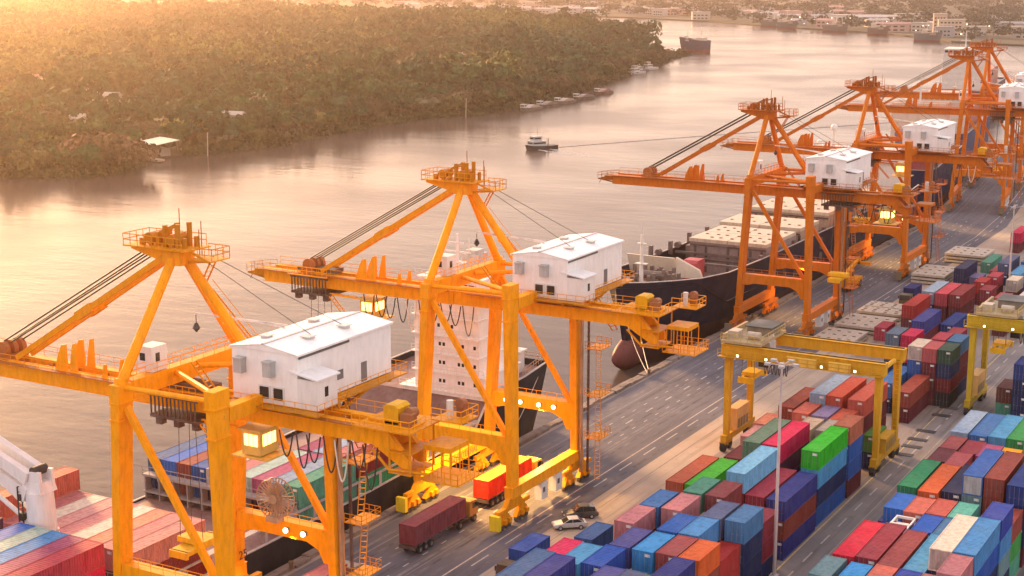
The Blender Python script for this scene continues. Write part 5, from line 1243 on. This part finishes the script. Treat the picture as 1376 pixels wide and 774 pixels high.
# ================================================================ trucks and cars
def wheels(mb,xs,ys,r,w):
    for x in xs:
        for y in ys: mb.tube((x-w/2,y,r),(x+w/2,y,r),r,12)
def each_wheel(r,xs,ys,rad,w):
    for x in xs:
        for y in ys:
            a=MB(); a.tube((x-w/2,y,rad),(x+w/2,y,rad),rad,12); o=put('wheel',a,M['rubber'],None,r)
            a=MB(); a.tube((x-w/2-.02,y,rad),(x+w/2+.02,y,rad),rad*.5,10); put('rim',a,M['steel'],(.22,.2,.19),o)
def truck(loc,rz,label,ccol,cabcol,n=40,roofcol=None,group='container trucks'):
    """cab points along +y; origin under the rear of the trailer"""
    r=root('container_truck',loc,label,'truck',group,rz); L=12.19 if n==40 else 6.06
    a=MB(); a.box(-.35,.35,-.1,L+.9,1.0,1.32)
    for y in np.arange(.2,L,1.9): a.box(-1.2,1.2,y,y+.16,1.2,1.4)
    a.box(-1.2,1.2,-.15,.05,.85,1.3); put('trailer_frame',a,M['steel'],(.11,.07,.06),r)
    each_wheel(r,(-.95,.95),(1.3,2.6,3.9) if n==40 else (1.1,2.4),.5,.42)
    a=MB(); a.box(-.9,.9,L-2.2,L+3.1,.75,1.1); a.box(-1.15,1.15,L+1.6,L+2.0,.6,1.0); put('tractor_chassis',a,M['steel'],(.05,.045,.045),r)
    each_wheel(r,(-.95,.95),(L-1.2,L+2.3),.52,.42)
    a=MB(); y0=L+1.0; a.prism_x([(y0,1.0),(y0+2.1,1.0),(y0+2.15,1.9),(y0+1.85,3.0),(y0+.1,3.1),(y0,2.9)],-1.2,1.2); cb=put('cab',a,M['paint'],cabcol,r)
    a=MB(); a.prism_x([(y0+2.16,1.95),(y0+2.18,2.0),(y0+1.92,2.92),(y0+1.86,2.9)],-1.05,1.05); a.box(-1.22,1.22,y0+.7,y0+1.7,2.0,2.75); put('cab_window',a,M['glass'],None,cb)
    a=MB(); a.box(-1.5,-1.22,y0+1.7,y0+1.85,2.1,2.7); a.box(1.22,1.5,y0+1.7,y0+1.85,2.1,2.7); put('mirror',a,M['cable'],None,cb)
    D=CM[n]
    for k,nm,cc in (('frame','container_frame',ccol),('roof','roof_panel',roofcol or ccol),('sr','side_panel',ccol),('sl','side_panel',ccol),('end','end_panel',ccol),('dl','door',ccol),('dr','door',ccol)):
        o=put(nm,D[k],None,cc,r); o.location=(-1.22,0,1.42)
    return r
truck((-101.6,151.4,0),0,'truck with dull maroon container driving along the quay road',(.20,.045,.06),(.35,.18,.03))
truck((-102.3,170.6,0),0,'truck with bright red container under the second yellow crane',(.62,.035,.012),(.70,.42,.02),roofcol=(.70,.33,.03))
truck((-101.9,125.2,0),0,'truck with faded pink container beside the nearest crane leg',(.33,.09,.11),(.3,.25,.2))
truck((-85.5,157.1,0),R(180),'truck with plain blue container turning in at the lower edge',(.015,.075,.34),(.04,.035,.035),20)
truck((-80.4,164.4,0),R(180),'truck with blue container and white cab beside the parked cars',(.035,.11,.30),(.66,.60,.54),20)
truck((-86.4,331,0),R(180),'truck with navy container by the far hatch covers',(.02,.03,.14),(.12,.10,.06),20)
truck((-49.6,188.4,0),R(180),'truck with dull indigo container in the lane left of the coral containers',(.06,.065,.22),(.10,.09,.10),20)
def car(loc,rz,label,col,suv=False):
    r=root('parked_car',loc,label,'car','cars parked on the pavement',rz); h=1.75 if suv else 1.42; L=4.7 if suv else 4.5
    def loft(profile,nm,mat,col_,par,wd,inset=0):
        a=MB(); a.prism_x(profile,-wd,wd); return put(nm,a,mat,col_,par)
    a=MB(); yv=[(-L/2,.35),(L/2,.35),(L/2+.02,.62),(L/2-.1,.80),(L*.22,.95 if not suv else 1.02),(-L*.36,.98 if not suv else 1.05),(-L/2+.05,.92),(-L/2-.02,.6)]
    a.prism_x(yv,-.88,.88); b=put('body',a,M['paint'],col,r)
    bv=b.modifiers.new('bevel','BEVEL'); bv.width=.09; bv.segments=2
    a=MB(); gv=[(L*.22,.94),(L*.06,h-.05),(-.25*L,h-.02),(-.40*L if suv else -.36*L,h-.15 if suv else .98),(-.42*L,.96)]
    a.prism_x(gv,-.74,.74); put('glasshouse',a,M['glass'],None,r)
    a=MB(); a.prism_x([(L*.055,h-.06),(L*.04,h+.01),(-.24*L,h+.02),(-.26*L,h-.05)],-.72,.72); put('roof',a,M['paint'],col,r)
    a=MB()
    for s in (-.75,.75): a.beam((s,L*.21,.95),(s,L*.05,h-.02),.06,.06); a.beam((s,-.06*L,.95),(s,-.06*L,h),.07,.05); a.beam((s,-.36*L,.98),(s,-.25*L,h-.02),.06,.08)
    put('pillars',a,M['paint'],col,r)
    for x in (-.8,.8):
        for y in (-L*.30,L*.31):
            a=MB(); a.tube((x-.1,y,.33),(x+.1,y,.33),.33,14); w_=put('wheel',a,M['rubber'],None,r); a=MB(); a.tube((x-.115,y,.33),(x+.115,y,.33),.19,10); put('rim',a,M['steel'],(.45,.45,.45),w_)
    for x in (-.62,.62):
        a=MB(); a.box(x-.17,x+.17,L/2-.08,L/2+.03,.60,.74); put('headlight',a,M['white'],(.75,.73,.7),r)
        a=MB(); a.box(x-.17,x+.17,-L/2-.03,-L/2+.05,.68,.84); put('tail_light',a,M['paint'],(.4,.02,.02),r)
car((-88.9,174.2,0),R(130),'dark sport utility car parked behind the silver car',(.035,.03,.035),True)
car((-88.3,170.0,0),R(130),'silver saloon car parked nearest the blue container',(.52,.51,.51))
# orange lit tug master on the quay below the fourth crane
r=root('straddle_truck',(-103.5,337,0),'orange reach stacker parked on the quay between the third and fourth cranes','reach stacker')
a=MB(); a.box(-1.8,1.8,-5,4.5,1.0,2.3); a.box(-1.5,1.5,-5.4,-3.2,1.2,3.4); put('chassis',a,M['crane'],(.72,.26,.01),r)
each_wheel(r,(-1.5,1.5),(-3.4,3.3),.85,.7)
a=MB(); a.box(-1.0,1.0,-1.4,.6,2.3,4.3); cb=put('cab',a,M['crane'],(.72,.26,.01),r); a=MB(); a.box(-1.02,1.02,-1.1,.62,3.0,4.0); put('cab_window',a,M['glass'],None,cb)
a=MB(); a.beam((.0,-4.6,3.4),(0,6.4,5.6),.8,.9,.6,.6); put('boom',a,M['crane'],(.72,.26,.01),r)
a=MB(); a.box(-3,3,6.0,6.8,4.6,5.2); a.box(-.6,.6,6.0,6.8,4.6,5.9); put('spreader',a,M['crane'],(.70,.24,.01),r)
# ================================================================ air
m=bpy.data.materials.new('haze'); m.use_nodes=True; t=m.node_tree; t.nodes.clear()
vo=t.nodes.new('ShaderNodeVolumePrincipled'); ou=t.nodes.new('ShaderNodeOutputMaterial'); t.links.new(vo.outputs[0],ou.inputs['Volume'])
vo.inputs['Color'].default_value=(1.0,.80,.66,1); vo.inputs['Density'].default_value=.00011; vo.inputs['Anisotropy'].default_value=.87
mb=MB(); mb.box(-4300,2300,-300,4900,-10,83); tag(put('haze',mb,m),'warm evening haze over the river and the port','haze',kind='stuff')
